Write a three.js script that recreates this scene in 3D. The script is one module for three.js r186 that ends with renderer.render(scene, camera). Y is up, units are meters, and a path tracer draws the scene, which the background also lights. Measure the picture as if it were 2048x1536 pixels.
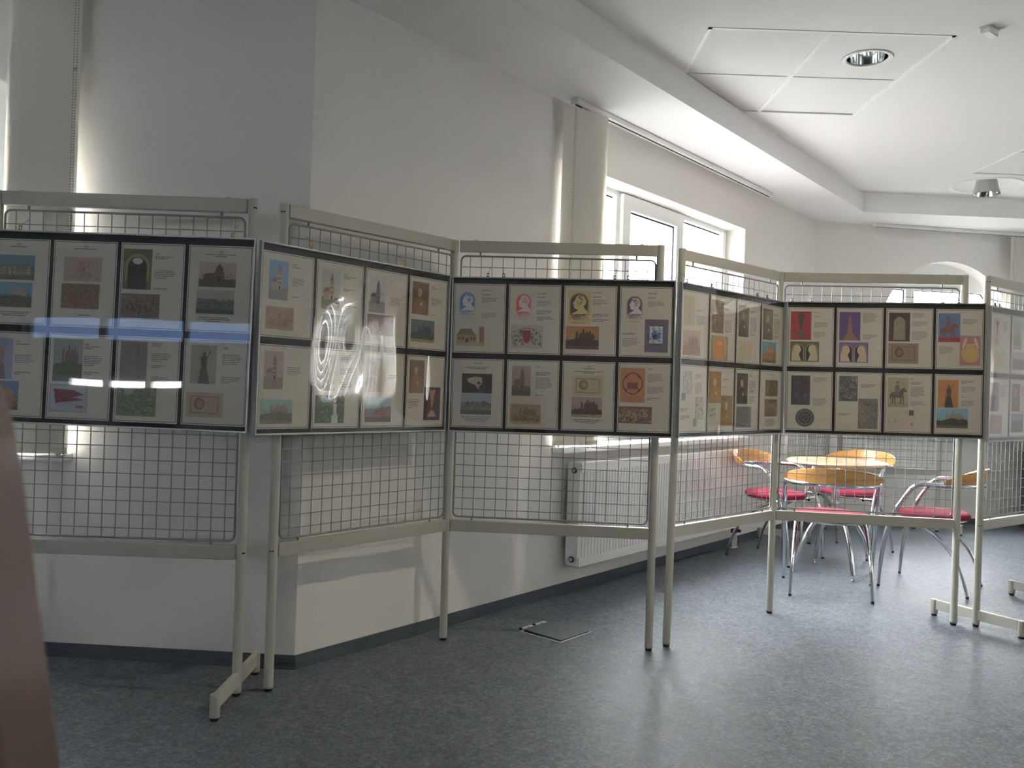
import * as THREE from 'three';
import { RoundedBoxGeometry } from 'three/addons/geometries/RoundedBoxGeometry.js';
import { mergeGeometries } from 'three/addons/utils/BufferGeometryUtils.js';

// ---------------------------------------------------------------- camera, sky, lamp, exposure
const scene = new THREE.Scene();
const camera = new THREE.PerspectiveCamera(47.73, 4 / 3, 0.05, 200);
camera.position.set(0, 1.1763, 0);
camera.rotation.order = 'YXZ';
camera.rotation.set(-0.00034, 0, THREE.MathUtils.degToRad(1.944));
camera.focus = 4.3;
camera.userData.fStop = 4.6;
scene.add(camera);
scene.background = new THREE.Color().setRGB(0.95, 0.985, 1.02);     // overcast sky
scene.backgroundIntensity = 8.0;
const renderer = new THREE.WebGLRenderer({ antialias: true });
renderer.toneMapping = THREE.LinearToneMapping;
renderer.toneMappingExposure = 3.6;
renderer.shadowMap.enabled = true;
const LAMP = { at: [1.60, 2.918, -2.89], color: new THREE.Color().setRGB(1.0, 0.86, 0.62), power: 1.9 };

// ---------------------------------------------------------------- helpers
const V = (x, y, z) => new THREE.Vector3(x, y, z);
const rad = THREE.MathUtils.degToRad;
let seed = 7;
const rnd = () => { seed = (seed * 1664525 + 1013904223) >>> 0; return seed / 4294967296; };
const rr = (a, b) => a + (b - a) * rnd();
const taken = new Map();
function numbered(name) { const k = taken.get(name) ?? 0; taken.set(name, k + 1); return k ? `${name}_${String(k).padStart(3, '0')}` : name; }
function tag(o, label, category, group) { o.userData.label = label; if (category) o.userData.category = category; if (group) o.userData.group = group; return o; }
function thing(name, label, category, pos = [0, 0, 0], turn = 0, group) {
  const g = new THREE.Group(); g.name = numbered(name); g.position.set(...pos); g.rotation.y = turn; scene.add(g);
  return tag(g, label, category, group);
}
function struct(name, pos = [0, 0, 0], turn = 0) { const g = new THREE.Group(); g.name = name; g.position.set(...pos); g.rotation.y = turn; g.userData.kind = 'structure'; scene.add(g); return g; }
function mg(list) {
  const out = list.flat().map((g) => {
    const h = g.index ? g.toNonIndexed() : g;
    for (const k of Object.keys(h.attributes)) if (!['position', 'normal', 'uv'].includes(k)) h.deleteAttribute(k);
    return h;
  });
  return out.length === 1 ? out[0] : mergeGeometries(out);
}
function part(name, geo, mat, parent) { const m = new THREE.Mesh(Array.isArray(geo) ? mg(geo) : geo, mat); m.name = numbered(name); parent.add(m); return m; }
function structMesh(name, geo, mat) { const m = new THREE.Mesh(Array.isArray(geo) ? mg(geo) : geo, mat); m.name = name; m.userData.kind = 'structure'; scene.add(m); return m; }
const box = (w, h, d, x = 0, y = 0, z = 0) => new THREE.BoxGeometry(w, h, d).translate(x, y, z);
const span = (x0, x1, y0, y1, z0, z1) => box(x1 - x0, y1 - y0, z1 - z0, (x0 + x1) / 2, (y0 + y1) / 2, (z0 + z1) / 2);
const rbox = (w, h, d, r, x = 0, y = 0, z = 0, seg = 2) => new RoundedBoxGeometry(w, h, d, seg, r).translate(x, y, z);
const rspan = (x0, x1, y0, y1, z0, z1, r) => rbox(x1 - x0, y1 - y0, z1 - z0, r, (x0 + x1) / 2, (y0 + y1) / 2, (z0 + z1) / 2);
const cyl = (r0, r1, h, x = 0, y = 0, z = 0, n = 20) => new THREE.CylinderGeometry(r1, r0, h, n).translate(x, y + h / 2, z);
function rod(a, b, r, n = 6) {
  const d = new THREE.Vector3().subVectors(b, a), l = d.length();
  const g = new THREE.CylinderGeometry(r, r, l, n, 1);
  g.applyQuaternion(new THREE.Quaternion().setFromUnitVectors(V(0, 1, 0), d.normalize()));
  return g.translate((a.x + b.x) / 2, (a.y + b.y) / 2, (a.z + b.z) / 2);
}
// a tube along points whose radius may change along it
function sweep(points, radius, steps = 40, n = 12, closed = false, tension = 0.5) {
  const curve = new THREE.CatmullRomCurve3(points, closed, 'catmullrom', tension), rf = typeof radius === 'function' ? radius : () => radius;
  const f = curve.computeFrenetFrames(steps, closed), pos = [], nor = [], uv = [], idx = [], p = V(0, 0, 0), len = curve.getLength();
  for (let i = 0; i <= steps; i++) {
    curve.getPointAt(i / steps, p);
    const R = rf(i / steps), N = f.normals[i], B = f.binormals[i];
    for (let j = 0; j <= n; j++) {
      const a = (j / n) * Math.PI * 2, c = Math.cos(a), s = Math.sin(a);
      const nx = c * N.x + s * B.x, ny = c * N.y + s * B.y, nz = c * N.z + s * B.z;
      pos.push(p.x + R * nx, p.y + R * ny, p.z + R * nz); nor.push(nx, ny, nz); uv.push((i / steps) * len, j / n * R * 6.28);
    }
  }
  for (let i = 0; i < steps; i++) for (let j = 0; j < n; j++) { const a = i * (n + 1) + j, b = a + n + 1; idx.push(a, a + 1, b, b, a + 1, b + 1); }
  if (!closed) for (const i of [0, steps]) {
    curve.getPointAt(i / steps, p); const t = curve.getTangentAt(i / steps).multiplyScalar(i ? 1 : -1), c = pos.length / 3, b = i * (n + 1);
    pos.push(p.x, p.y, p.z); nor.push(t.x, t.y, t.z); uv.push(0, 0);
    for (let j = 0; j <= n; j++) { pos.push(...pos.slice((b + j) * 3, (b + j) * 3 + 3)); nor.push(t.x, t.y, t.z); uv.push(0, 0); }
    for (let j = 0; j < n; j++) i ? idx.push(c, c + 1 + j + 1, c + 1 + j) : idx.push(c, c + 1 + j, c + 1 + j + 1);
  }
  const g = new THREE.BufferGeometry();
  g.setAttribute('position', new THREE.Float32BufferAttribute(pos, 3)); g.setAttribute('normal', new THREE.Float32BufferAttribute(nor, 3)); g.setAttribute('uv', new THREE.Float32BufferAttribute(uv, 2)); g.setIndex(idx);
  return g;
}
const lathe = (pts, n = 48, x = 0, y = 0, z = 0) => new THREE.LatheGeometry(pts.map(([r, h]) => new THREE.Vector2(r, h)), n).translate(x, y, z);
const poly = (pts) => { const s = new THREE.Shape(); pts.forEach(([x, y], i) => (i ? s.lineTo(x, y) : s.moveTo(x, y))); s.closePath(); return s; };
const slab = (shape, y0, y1) => new THREE.ExtrudeGeometry(shape, { depth: y1 - y0, bevelEnabled: false, curveSegments: 40 }).rotateX(-Math.PI / 2).translate(0, y0, 0);
const xz = (pts) => pts.map(([x, z]) => [x, -z]);
function offset(pts, d) {                                            // moves a counter-clockwise outline outwards
  const n = pts.length;
  return pts.map((p, i) => {
    const a = pts[(i + n - 1) % n], b = pts[(i + 1) % n];
    const u = new THREE.Vector2(p[0] - a[0], p[1] - a[1]).normalize(), v = new THREE.Vector2(b[0] - p[0], b[1] - p[1]).normalize();
    const n1 = new THREE.Vector2(u.y, -u.x), n2 = new THREE.Vector2(v.y, -v.x), m = n1.clone().add(n2), k = d / (1 + n1.dot(n2));
    return [p[0] + m.x * k, p[1] + m.y * k];
  });
}

// ---------------------------------------------------------------- materials
function noiseTexture(size, fn, srgb) {
  const data = new Uint8Array(size * size * 4);
  for (let y = 0; y < size; y++) for (let x = 0; x < size; x++) { const c = fn(x, y), o = (y * size + x) * 4; data[o] = c[0]; data[o + 1] = c[1]; data[o + 2] = c[2]; data[o + 3] = 255; }
  const t = new THREE.DataTexture(data, size, size); t.wrapS = t.wrapT = THREE.RepeatWrapping; t.magFilter = THREE.LinearFilter; t.minFilter = THREE.LinearMipmapLinearFilter;
  if (srgb) t.colorSpace = THREE.SRGBColorSpace; t.needsUpdate = true; return t;
}
// tiling value noise
function field(size, cells) {
  const g = new Float32Array(cells * cells).map(() => rnd()), k = cells / size;
  return (x, y) => {
    const u = x * k, v = y * k, i = Math.floor(u), j = Math.floor(v), a = u - i, b = v - j, s = a * a * (3 - 2 * a), t = b * b * (3 - 2 * b), at = (p, q) => g[((q % cells) + cells) % cells * cells + ((p % cells) + cells) % cells];
    return (at(i, j) * (1 - s) + at(i + 1, j) * s) * (1 - t) + (at(i, j + 1) * (1 - s) + at(i + 1, j + 1) * s) * t;
  };
}
const S = 512, fA = field(S, 256), fB = field(S, 128), fC = field(S, 24), fD = field(S, 6), fE = field(S, 64);
const floorMap = noiseTexture(S, (x, y) => {
  const k = (fA(x, y) - 0.5) * 34 + (fB(x, y) - 0.5) * 26 + (fE(x, y) - 0.5) * 14 + (fC(x, y) - 0.5) * 8, w = (fE(y, x) - 0.5) * 8;
  return [104 + k + w, 111 + k, 118 + k - w].map((v) => Math.max(0, Math.min(255, v)));
}, true);
floorMap.repeat.set(1 / 1.3, 1 / 1.3);
const plasterBump = noiseTexture(S, (x, y) => { const v = 128 + (fA(x, y) - 0.5) * 90 + (fB(x, y) - 0.5) * 80; return [v, v, v]; });
plasterBump.repeat.set(1 / 0.6, 1 / 0.6);
const woodMap = noiseTexture(S, (x, y) => {
  const g = Math.sin((y + fC(x / 8 | 0, y) * 26) * 0.20) * 0.5 + (fA(x / 10 | 0, y) - 0.5) * 1.6 + (fB(x / 14 | 0, y) - 0.5);
  return [206 + g * 13, 150 + g * 13, 84 + g * 12];
}, true);
const std = (c, roughness = 0.6, o = {}) => new THREE.MeshPhysicalMaterial({ color: c, roughness, ...o });
const M = {
  wall: std('#ebe8e3', 0.9, { bumpMap: plasterBump, bumpScale: 0.0006 }),
  ceiling: std('#edeceb', 0.92, { bumpMap: plasterBump, bumpScale: 0.0004 }),
  tile: std('#e6e5e4', 0.9), trimWhite: std('#f2f2f0', 0.45), gap: std('#8a8886', 0.8),
  floor: std('#ffffff', 0.5, { map: floorMap, specularIntensity: 0.45 }),
  skirting: std('#ccd0d4', 0.5, { map: floorMap }),
  pvc: std('#f1f1ef', 0.32), gasket: std('#23222a', 0.7), sill: std('#f3f2ee', 0.3),
  glass: std('#ffffff', 0.0, { transmission: 1, ior: 1.5, thickness: 0 }),
  tintedGlass: std('#838fa3', 0.0, { transmission: 1, ior: 1.5, thickness: 0 }),
  film: std('#ffffff', 0.015, { transmission: 1, ior: 1.58, thickness: 0 }),
  blind: std('#f7f3ea', 0.95, { transmission: 0.35, thickness: 0, side: THREE.DoubleSide }),
  blindWeight: std('#d8d4c6', 0.6), chain: std('#8d8a84', 0.4), alu: std('#c9cacb', 0.38, { metalness: 0.0 }),
  headrail: std('#ecebe7', 0.4),
  post: std('#b9b8ad', 0.38), rail: std('#b3b1a6', 0.42), wire: std('#8f918f', 0.4, { metalness: 0.35 }), rubber: std('#17161a', 0.7), hole: std('#121214', 0.9), mark: std('#a8a79d', 0.5),
  frame: std('#a9adad', 0.36, { metalness: 0.55 }), backing: std('#151318', 0.75), clip: std('#3f3d3a', 0.35, { metalness: 0.7 }), brass: std('#a98a44', 0.35, { metalness: 0.8 }),
  radiator: std('#eeece8', 0.35), radDark: std('#55534f', 0.7), copper: std('#4a3a2c', 0.4, { metalness: 0.5 }),
  chrome: std('#dcdde2', 0.07, { metalness: 1 }), chromeDull: std('#9a9ca0', 0.3, { metalness: 1 }), wood: std('#ffffff', 0.33, { map: woodMap, clearcoat: 0.2, clearcoatRoughness: 0.15 }),
  red: std('#94203f', 0.85, { sheen: 0.25, sheenColor: new THREE.Color('#d05a78') }),
  lampGrey: std('#b5b3b0', 0.5), reflector: std('#d9dcdd', 0.08, { metalness: 1 }),
  darkWood: std('#6b4028', 0.36, { clearcoat: 0.35, clearcoatRoughness: 0.16 }), cabinet: std('#2b2230', 0.5), cabinetEdge: std('#4a4048', 0.5),
  ground: std('#74746f', 0.9), plate: std('#f0f2f4', 0.5, { map: floorMap }),
};

// ---------------------------------------------------------------- room shell
// K: the corner that juts into the room; L: the far corner. Each wall has its own axes: x along it, y up, z into the room.
const K = [-0.8366, -3.4907], L = [2.7164, -7.9061];
const aMid = rad(51.177), aBack = rad(9.226), aLeft = rad(-3.627), HS = 2.752, HC = 2.918;
const ROOM = [[-7.5, -3.9131], K, L, [6.8, -8.5694], [6.8, 4.2], [-7.5, 4.2]];
const room = xz(ROOM).reverse();                                     // counter-clockwise in (x, -z)
const ccw = (p) => { let s = 0; p.forEach((a, i) => { const b = p[(i + 1) % p.length]; s += a[0] * b[1] - b[0] * a[1]; }); return s > 0 ? p : p.slice().reverse(); };
const outline = ccw(room);
structMesh('floor', slab(poly(offset(outline, 0.3)), -0.2, 0), M.floor);

// upper ceiling with an opening for the tiles and round openings for the lamps
const up = poly(offset(outline, 0.3));
const hole = (pts) => { const h = new THREE.Path(); pts.forEach(([x, z], i) => (i ? h.lineTo(x, -z) : h.moveTo(x, -z))); h.closePath(); up.holes.push(h); };
const round = (x, z, r) => { const h = new THREE.Path(); h.absarc(x, -z, r, 0, Math.PI * 2); up.holes.push(h); };
const T1 = { x0: 0.885, x1: 2.075, z0: -5.40, z1: -4.165 }, T2 = { x0: 3.475, x1: 4.675, z0: -6.705, z1: -5.485 };
for (const t of [T1, T2]) hole([[t.x0, t.z0], [t.x0, t.z1], [t.x1, t.z1], [t.x1, t.z0]]);
const D1 = [1.783, -4.497], D2 = [3.80, -7.055];
round(...D2, 0.262); round(LAMP.at[0], LAMP.at[2], 0.112);
const ceiling = structMesh('ceiling', slab(up, HC, HC + 0.2), M.ceiling);
part('roof_deck', slab(poly(offset(outline, 0.3)), HC + 0.2, HC + 0.35), M.ceiling, ceiling);

for (const [t, lamp] of [[T1, D1], [T2, null]]) {
  const xm = (t.x0 + t.x1) / 2 - (lamp ? 0.002 : 0), zm = (t.z0 + t.z1) / 2 - (lamp ? 0.012 : 0), e = 0.018;
  const bars = [span(t.x0, t.x0 + e, HC - 0.003, HC + 0.02, t.z0, t.z1), span(t.x1 - e, t.x1, HC - 0.003, HC + 0.02, t.z0, t.z1), span(t.x0, t.x1, HC - 0.003, HC + 0.02, t.z1 - e, t.z1), span(t.x0, t.x1, HC - 0.003, HC + 0.02, t.z0, t.z0 + 0.006), span(xm - 0.012, xm + 0.012, HC - 0.001, HC + 0.02, t.z0, t.z1)];
  part('tile_frame', bars, M.trimWhite, ceiling);
  for (const [x0, x1] of [[t.x0 + e + 0.002, xm - 0.0125], [xm + 0.0125, t.x1 - e - 0.002]]) for (const [z0, z1] of [[t.z0 + 0.01, zm - 0.007], [zm + 0.007, t.z1 - e - 0.012]]) {
    const s = poly([[x0, -z0], [x1, -z0], [x1, -z1], [x0, -z1]]);
    if (lamp && lamp[0] > x0 && lamp[0] < x1 && lamp[1] > z0 && lamp[1] < z1) { const h = new THREE.Path(); h.absarc(lamp[0], -lamp[1], 0.112, 0, Math.PI * 2); s.holes.push(h); }
    part('ceiling_tile', slab(s, HC + 0.006, HC + 0.022), M.tile, ceiling);
  }
}
// lower soffit that runs round the room
const soffit = poly(offset(outline, 0.05)), ring = new THREE.Path();
xz([[-0.46, -3.03], [2.962, -7.447], [4.37, -7.50], [6.2, -7.62], [6.2, 3.6], [-6.9, 3.6], [-6.9, -3.36], [-3.0, -3.13]]).forEach(([x, y], i) => (i ? ring.lineTo(x, y) : ring.moveTo(x, y)));
ring.closePath(); soffit.holes.push(ring);
structMesh('ceiling_soffit', slab(soffit, HS, HC), M.ceiling);

// walls with openings
const arch = (x0, x1, y0, spring) => { const h = new THREE.Path(); h.moveTo(x0, y0); h.lineTo(x1, y0); h.lineTo(x1, spring); h.absarc((x0 + x1) / 2, spring, (x1 - x0) / 2, 0, Math.PI, false); h.closePath(); return h; };
const rect = (x0, x1, y0, y1) => { const h = new THREE.Path(); h.moveTo(x0, y0); h.lineTo(x1, y0); h.lineTo(x1, y1); h.lineTo(x0, y1); h.closePath(); return h; };
function wall(name, at, turn, s0, s1, holes, thick = 0.3) {
  const s = poly([[s0, -0.1], [s1, -0.1], [s1, HC + 0.1], [s0, HC + 0.1]]);
  s.holes.push(...holes);
  const m = structMesh(name, new THREE.ExtrudeGeometry(s, { depth: thick, bevelEnabled: false, curveSegments: 48 }).translate(0, 0, -thick), M.wall);
  m.position.set(at[0], 0, at[1]); m.rotation.y = turn; return m;
}
const W1 = { x0: 1.74, x1: 4.15, y0: 0.80, y1: 2.434 }, A2 = { x0: 0.67, x1: 2.03, y0: 0.80, y1: 1.775 }, A3 = { x0: -2.36, x1: -1.0, y0: 0.80, y1: 1.785 };
wall('wall_left', K, aLeft, -6.95, 0, [arch(A3.x0, A3.x1, A3.y0, A3.y1)]);
wall('wall_middle', K, aMid, 0, 5.9, [rect(W1.x0, W1.x1, W1.y0, W1.y1)]);
wall('wall_back', L, aBack, -0.15, 4.4, [arch(A2.x0, A2.x1, A2.y0, A2.y1)]);
const RW = [[3.9, 5.2]].map(([a, b]) => ({ x0: a, x1: b, y0: 0.85, y1: 2.05 }));
wall('wall_right', [6.8, -8.5694], rad(-90), -0.2, 13.0, RW.map((w) => rect(w.x0, w.x1, w.y0, w.y1)));
const BW = [{ x0: 10.6, x1: 13.5, y0: 1.86, y1: 2.22 }, { x0: 11.5, x1: 12.95, y0: 1.28, y1: 1.46 }, { x0: 9.25, x1: 9.95, y0: 1.4, y1: 2.3 }];  // last opening is an added, unseen window that brightens the left wall and boards
wall('wall_rear', [6.8, 4.2], rad(180), -0.3, 14.6, BW.map((w) => rect(w.x0, w.x1, w.y0, w.y1)));
wall('wall_far_left', [-7.5, 4.2], rad(90), -0.3, 8.4, []);
// skirting of the floor covering turned up the wall
function skirting(name, at, turn, s0, s1) {
  const m = structMesh(name, [span(s0, s1, 0, 0.055, 0, 0.006), span(s0, s1, 0, 0.008, 0.004, 0.012)], M.skirting);
  m.position.set(at[0], 0, at[1]); m.rotation.y = turn;
}
skirting('baseboard_left', K, aLeft, -6.6, 0.002); skirting('baseboard_middle', K, aMid, 0, 5.66); skirting('baseboard_back', L, aBack, 0, 4.1);
structMesh('ground_outside', span(-40, 40, -3.4, -3.2, -45, 40), M.ground);

// ---------------------------------------------------------------- windows
const bar = (x0, x1, y0, y1, z0 = -0.215, z1 = -0.15, r = 0.006) => rspan(x0, x1, y0, y1, z0, z1, r);
const ringBars = (x0, x1, y0, y1, w, z0, z1) => [bar(x0, x0 + w, y0, y1, z0, z1), bar(x1 - w, x1, y0, y1, z0, z1), bar(x0 + w - 0.006, x1 - w + 0.006, y0, y0 + w, z0, z1), bar(x0 + w - 0.006, x1 - w + 0.006, y1 - w, y1, z0, z1)];
const gasket = (x0, x1, y0, y1, z) => [span(x0, x0 + 0.007, y0, y1, z - 0.004, z + 0.004), span(x1 - 0.007, x1, y0, y1, z - 0.004, z + 0.004), span(x0, x1, y0, y0 + 0.007, z - 0.004, z + 0.004), span(x0, x1, y1 - 0.012, y1, z - 0.004, z + 0.004)];
{
  const g = struct('window_1', [K[0], 0, K[1]], aMid), { x0, x1, y0, y1 } = W1, Y1 = y1 + 0.028;
  part('window_frame', [...ringBars(x0, x1, y0, Y1, 0.062, -0.222, -0.152), bar(2.53, 2.585, y0, Y1, -0.222, -0.152), bar(3.36, 3.425, y0, Y1, -0.222, -0.152)], M.pvc, g);
  for (const [a, b, top, bot] of [[x0 + 0.062, 2.53, 2.40, 0.87], [3.405, 4.085, 2.40, 0.87]]) {
    part('glazing_seal', gasket(a, b, bot, top, -0.183), M.gasket, g);
    part('glazing_bead', [...ringBars(a - 0.006, b + 0.006, bot - 0.02, top + 0.014, 0.018, -0.2, -0.146)], M.pvc, g);
    part('pane', span(a, b, bot, top, -0.1905, -0.1895), M.glass, g);
  }
  const sash = part('casement_sash', [...ringBars(2.575, 3.395, y0 + 0.05, 2.425, 0.098, -0.19, -0.128)], M.pvc, g);
  part('sash_seal', gasket(2.673, 3.297, y0 + 0.148, 2.329, -0.158), M.gasket, sash);
  part('pane', span(2.671, 3.299, y0 + 0.146, 2.331, -0.1655, -0.1645), M.glass, sash);
  part('windowsill', [rspan(x0 - 0.04, x1 + 0.06, 0.800, 0.835, -0.16, 0.085, 0.010)], M.sill, g);
}
function archedWindow(name, at, turn, A) {
  const g = struct(name, [at[0], 0, at[1]], turn), c = (A.x0 + A.x1) / 2, R = (A.x1 - A.x0) / 2, zf = -0.15;
  const outer = new THREE.Shape(arch(A.x0 - 0.02, A.x1 + 0.02, A.y0, A.y1).getPoints(40)), w = 0.05, mx = 0.29;
  const bay = (x0, x1) => {                                          // one light of the window, cut by the arch
    const p = [[x0, A.y0 + 0.06], [x1, A.y0 + 0.06]], r = R - w, n = 20;
    for (let i = 0; i <= n; i++) { const x = x1 + (x0 - x1) * (i / n), q = Math.max(0, r * r - (x - c) ** 2); p.push([x, A.y1 + Math.min(0.42, Math.sqrt(q))]); }
    return p;
  };
  const bays = [[A.x0 + w, c - mx - 0.045], [c - mx + 0.045, c + mx - 0.045], [c + mx + 0.045, A.x1 - w]].map(([a, b]) => bay(a, b));
  bays.forEach((b) => outer.holes.push(new THREE.Path(b.map(([x, y]) => new THREE.Vector2(x, y)))));
  part('window_frame', new THREE.ExtrudeGeometry(outer, { depth: 0.06, bevelEnabled: false }).translate(0, 0, zf - 0.06), M.pvc, g);
  bays.forEach((b) => {
    const s = poly(b), inner = new THREE.Path(offset(ccw(b), -0.009).map(([x, y]) => new THREE.Vector2(x, y)));
    part('pane', new THREE.ExtrudeGeometry(poly(b), { depth: 0.001, bevelEnabled: false }).translate(0, 0, zf - 0.04), M.glass, g);
    s.holes.push(inner); part('glazing_seal', new THREE.ExtrudeGeometry(s, { depth: 0.008, bevelEnabled: false }).translate(0, 0, zf - 0.034), M.gasket, g);
  });
  part('windowsill', rspan(A.x0 - 0.06, A.x1 + 0.05, 0.80, 0.835, -0.16, 0.085, 0.010), M.sill, g);
  return g;
}
archedWindow('window_2', L, aBack, A2);
archedWindow('window_3', K, aLeft, A3);
function plainWindow(name, at, turn, w, n, tinted) {
  const g = struct(name, [at[0], 0, at[1]], turn), bars = ringBars(w.x0, w.x1, w.y0, w.y1, 0.05, -0.22, -0.15);
  for (let i = 1; i < n; i++) { const x = w.x0 + (w.x1 - w.x0) * i / n; bars.push(bar(x - 0.035, x + 0.035, w.y0, w.y1, -0.22, -0.15)); }
  part('window_frame', bars, M.pvc, g); part('pane', span(w.x0, w.x1, w.y0, w.y1, -0.186, -0.185), tinted ? M.tintedGlass : M.glass, g);
}
RW.forEach((w, i) => plainWindow('window_' + (4 + i), [6.8, -8.5694], rad(-90), w, 3));
BW.forEach((w, i) => plainWindow('window_' + (5 + i), [6.8, 4.2], rad(180), w, [3, 3, 2][i], i === 0));  // the last of these windows is added only as fill light

// ---------------------------------------------------------------- vertical blinds
function slatGeometry(w, y0, y1, bow) {
  const g = new THREE.PlaneGeometry(w, y1 - y0, 10, 1).translate(0, (y0 + y1) / 2, 0), p = g.attributes.position;
  for (let i = 0; i < p.count; i++) p.setZ(i, bow * (1 - (2 * p.getX(i) / w) ** 2));
  g.computeVertexNormals(); return g;
}
function verticalBlind(label, at, turn, rail, off, slats, w, phi, y0) {
  const t = thing('vertical_blind', label, 'blind', [at[0], 0, at[1]], turn);
  const top = HS - 0.002, g = part('headrail', [rspan(rail[0], rail[1], top - 0.030, top, off - 0.02, off + 0.025, 0.004)], M.headrail, t);
  part('rail_slot', span(rail[0] + 0.012, rail[1] - 0.012, top - 0.0315, top - 0.029, off - 0.006, off + 0.006), M.gasket, g);
  part('end_cap', rspan(rail[0] - 0.004, rail[0], top - 0.031, top, off - 0.021, off + 0.026, 0.001), M.headrail, g);
  const geo = slatGeometry(w, y0, top - 0.04, 0.008), weight = rbox(w * 0.96, 0.026, 0.007, 0.003, 0, y0 + 0.013, 0.003), beads = [];
  slats.forEach((s, i) => {
    const a = phi + rad(((i * 37) % 5 - 2) * 0.7), m = part('slat', geo, M.blind, t); m.position.set(s, 0, off); m.rotation.y = -a;
    part('slat_weight', weight, M.blindWeight, m); part('carrier', rod(V(0, top - 0.045, 0), V(0, top - 0.03, 0), 0.005), M.headrail, m);
    if (i + 1 < slats.length) for (const e of [-0.46, 0.46]) for (let k = 0; k <= 8; k++) {
      const q = k / 8, x = s + (slats[i + 1] - s) * q + Math.cos(a) * w * e, z = off + Math.sin(a) * w * e;
      beads.push(new THREE.IcosahedronGeometry(0.0024, 0).translate(x, y0 + 0.012 - 0.03 * Math.sin(Math.PI * q) + ((i * 13) % 7) * 0.002, z));
    }
  });
  part('bead_chain', beads, M.chain, t);
  const cord = [], x = slats[slats.length - 1] + (rail.cord ?? 0.12);
  for (let k = 0; k < 150; k++) for (const dx of [-0.006, 0.006]) cord.push(new THREE.IcosahedronGeometry(0.0024, 0).translate(rail.cordAt + dx + (dx > 0 ? 0.001 : -0.001) * Math.sin(k / 9), 1.02 + k * 0.0112, off + (rail.cordOff ?? 0.03)));
  part('control_chain', cord, M.chain, t);
  return t;
}
const run = (s0, n, step) => Array.from({ length: n }, (_, i) => s0 + i * step);
verticalBlind('cream vertical blind drawn to one side of the arched window behind the first mesh screen', K, aLeft, Object.assign([-2.5, -0.915], { cordAt: -0.925, cordOff: 0.02 }), 0.10, run(-1.085, 10, 0.0048), 0.235, rad(-10), 0.835);
verticalBlind('cream vertical blind drawn to one side of the wide window over the radiator', K, aMid, Object.assign([1.69, 4.40], { cordAt: 1.665, cordOff: 0.03 }), 0.085, run(1.768, 9, 0.011), 0.25, rad(20), 0.845);
verticalBlind('cream vertical blind bunched beside the round headed window in the far wall', L, aBack, Object.assign([0.535, 2.35], { cordAt: 1.9, cordOff: 0.10 }), 0.075, run(2.03, 10, 0.0055), 0.25, rad(-12), 0.86);

verticalBlind('cream vertical blind closed across the window of the wall facing the screens', [6.8, -8.5694], rad(-90), Object.assign([3.5, 5.6], { cordAt: 5.58, cordOff: 0.10 }), 0.075, run(3.7, 8, 0.222), 0.25, rad(30), 0.86);

// ---------------------------------------------------------------- mesh display screens
const HT = 1.8198;
const foot3 = (p, d, h = 0.233) => ({ p, d, h });
function meshPanel(a, b, parent) {
  const w = Math.hypot(b[0] - a[0], b[1] - a[1]), g = new THREE.Group(); g.name = numbered('mesh_panel'); g.position.set(a[0], 0, a[1]); g.rotation.y = Math.atan2(-(b[1] - a[1]), b[0] - a[0]); parent.add(g);
  const x0 = 0.026, x1 = w - 0.026, y0 = 0.565, y1 = 1.75, r = 0.022, pts = [];
  for (const [cx, cy, a0] of [[x1 - r, y1 - r, 0], [x0 + r, y1 - r, 90], [x0 + r, y0 + r, 180], [x1 - r, y0 + r, 270]]) for (let k = 0; k <= 4; k++) { const q = rad(a0 + k * 22.5); pts.push(V(cx + r * Math.cos(q), cy + r * Math.sin(q), 0)); }
  const rim = new THREE.CurvePath(); pts.forEach((p, i) => rim.add(new THREE.LineCurve3(p, pts[(i + 1) % pts.length])));
  const rods = pts.map((p, i) => rod(p, pts[(i + 1) % pts.length], 0.0042, 8)); pts.forEach((p) => rods.push(new THREE.IcosahedronGeometry(0.0042, 1).translate(p.x, p.y, p.z)));
  part('rim', rods, M.wire, g);
  const wires = [];
  for (let x = x0 + 0.041; x < x1 - 0.01; x += 0.05) wires.push(rod(V(x, y0, 0.0018), V(x, y1, 0.0018), 0.0019, 6));
  for (let y = y1 - 0.05; y > y0 + 0.01; y -= 0.05) wires.push(rod(V(x0, y, -0.0018), V(x1, y, -0.0018), 0.0019, 6));
  part('wire_grid', wires, M.wire, g);
  for (const x of [0.112, w - 0.112]) { part('mounting_pin', rod(V(x, y1, 0), V(x, HT - 0.05, 0), 0.0045, 8), M.wire, g); part('mounting_pin', rod(V(x, 0.548, 0), V(x, y0, 0), 0.0045, 8), M.wire, g); }
}
function railPair(a, b, parent) {
  const w = Math.hypot(b[0] - a[0], b[1] - a[1]), turn = Math.atan2(-(b[1] - a[1]), b[0] - a[0]);
  for (const [name, y] of [['top_rail', HT - 0.0265], ['bottom_rail', 0.5245]]) {
    const m = part(name, rbox(w - 0.035, 0.051, 0.026, 0.003, w / 2, y, 0), M.rail, parent); m.position.set(a[0], 0, a[1]); m.rotation.y = turn;
    for (const x of [0.09, w - 0.09]) part('rail_plug', cyl(0.009, 0.008, 0.003, x, y + (y > 1 ? 0.0255 : -0.0275), 0, 12), M.mark, m);
  }
}
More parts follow.
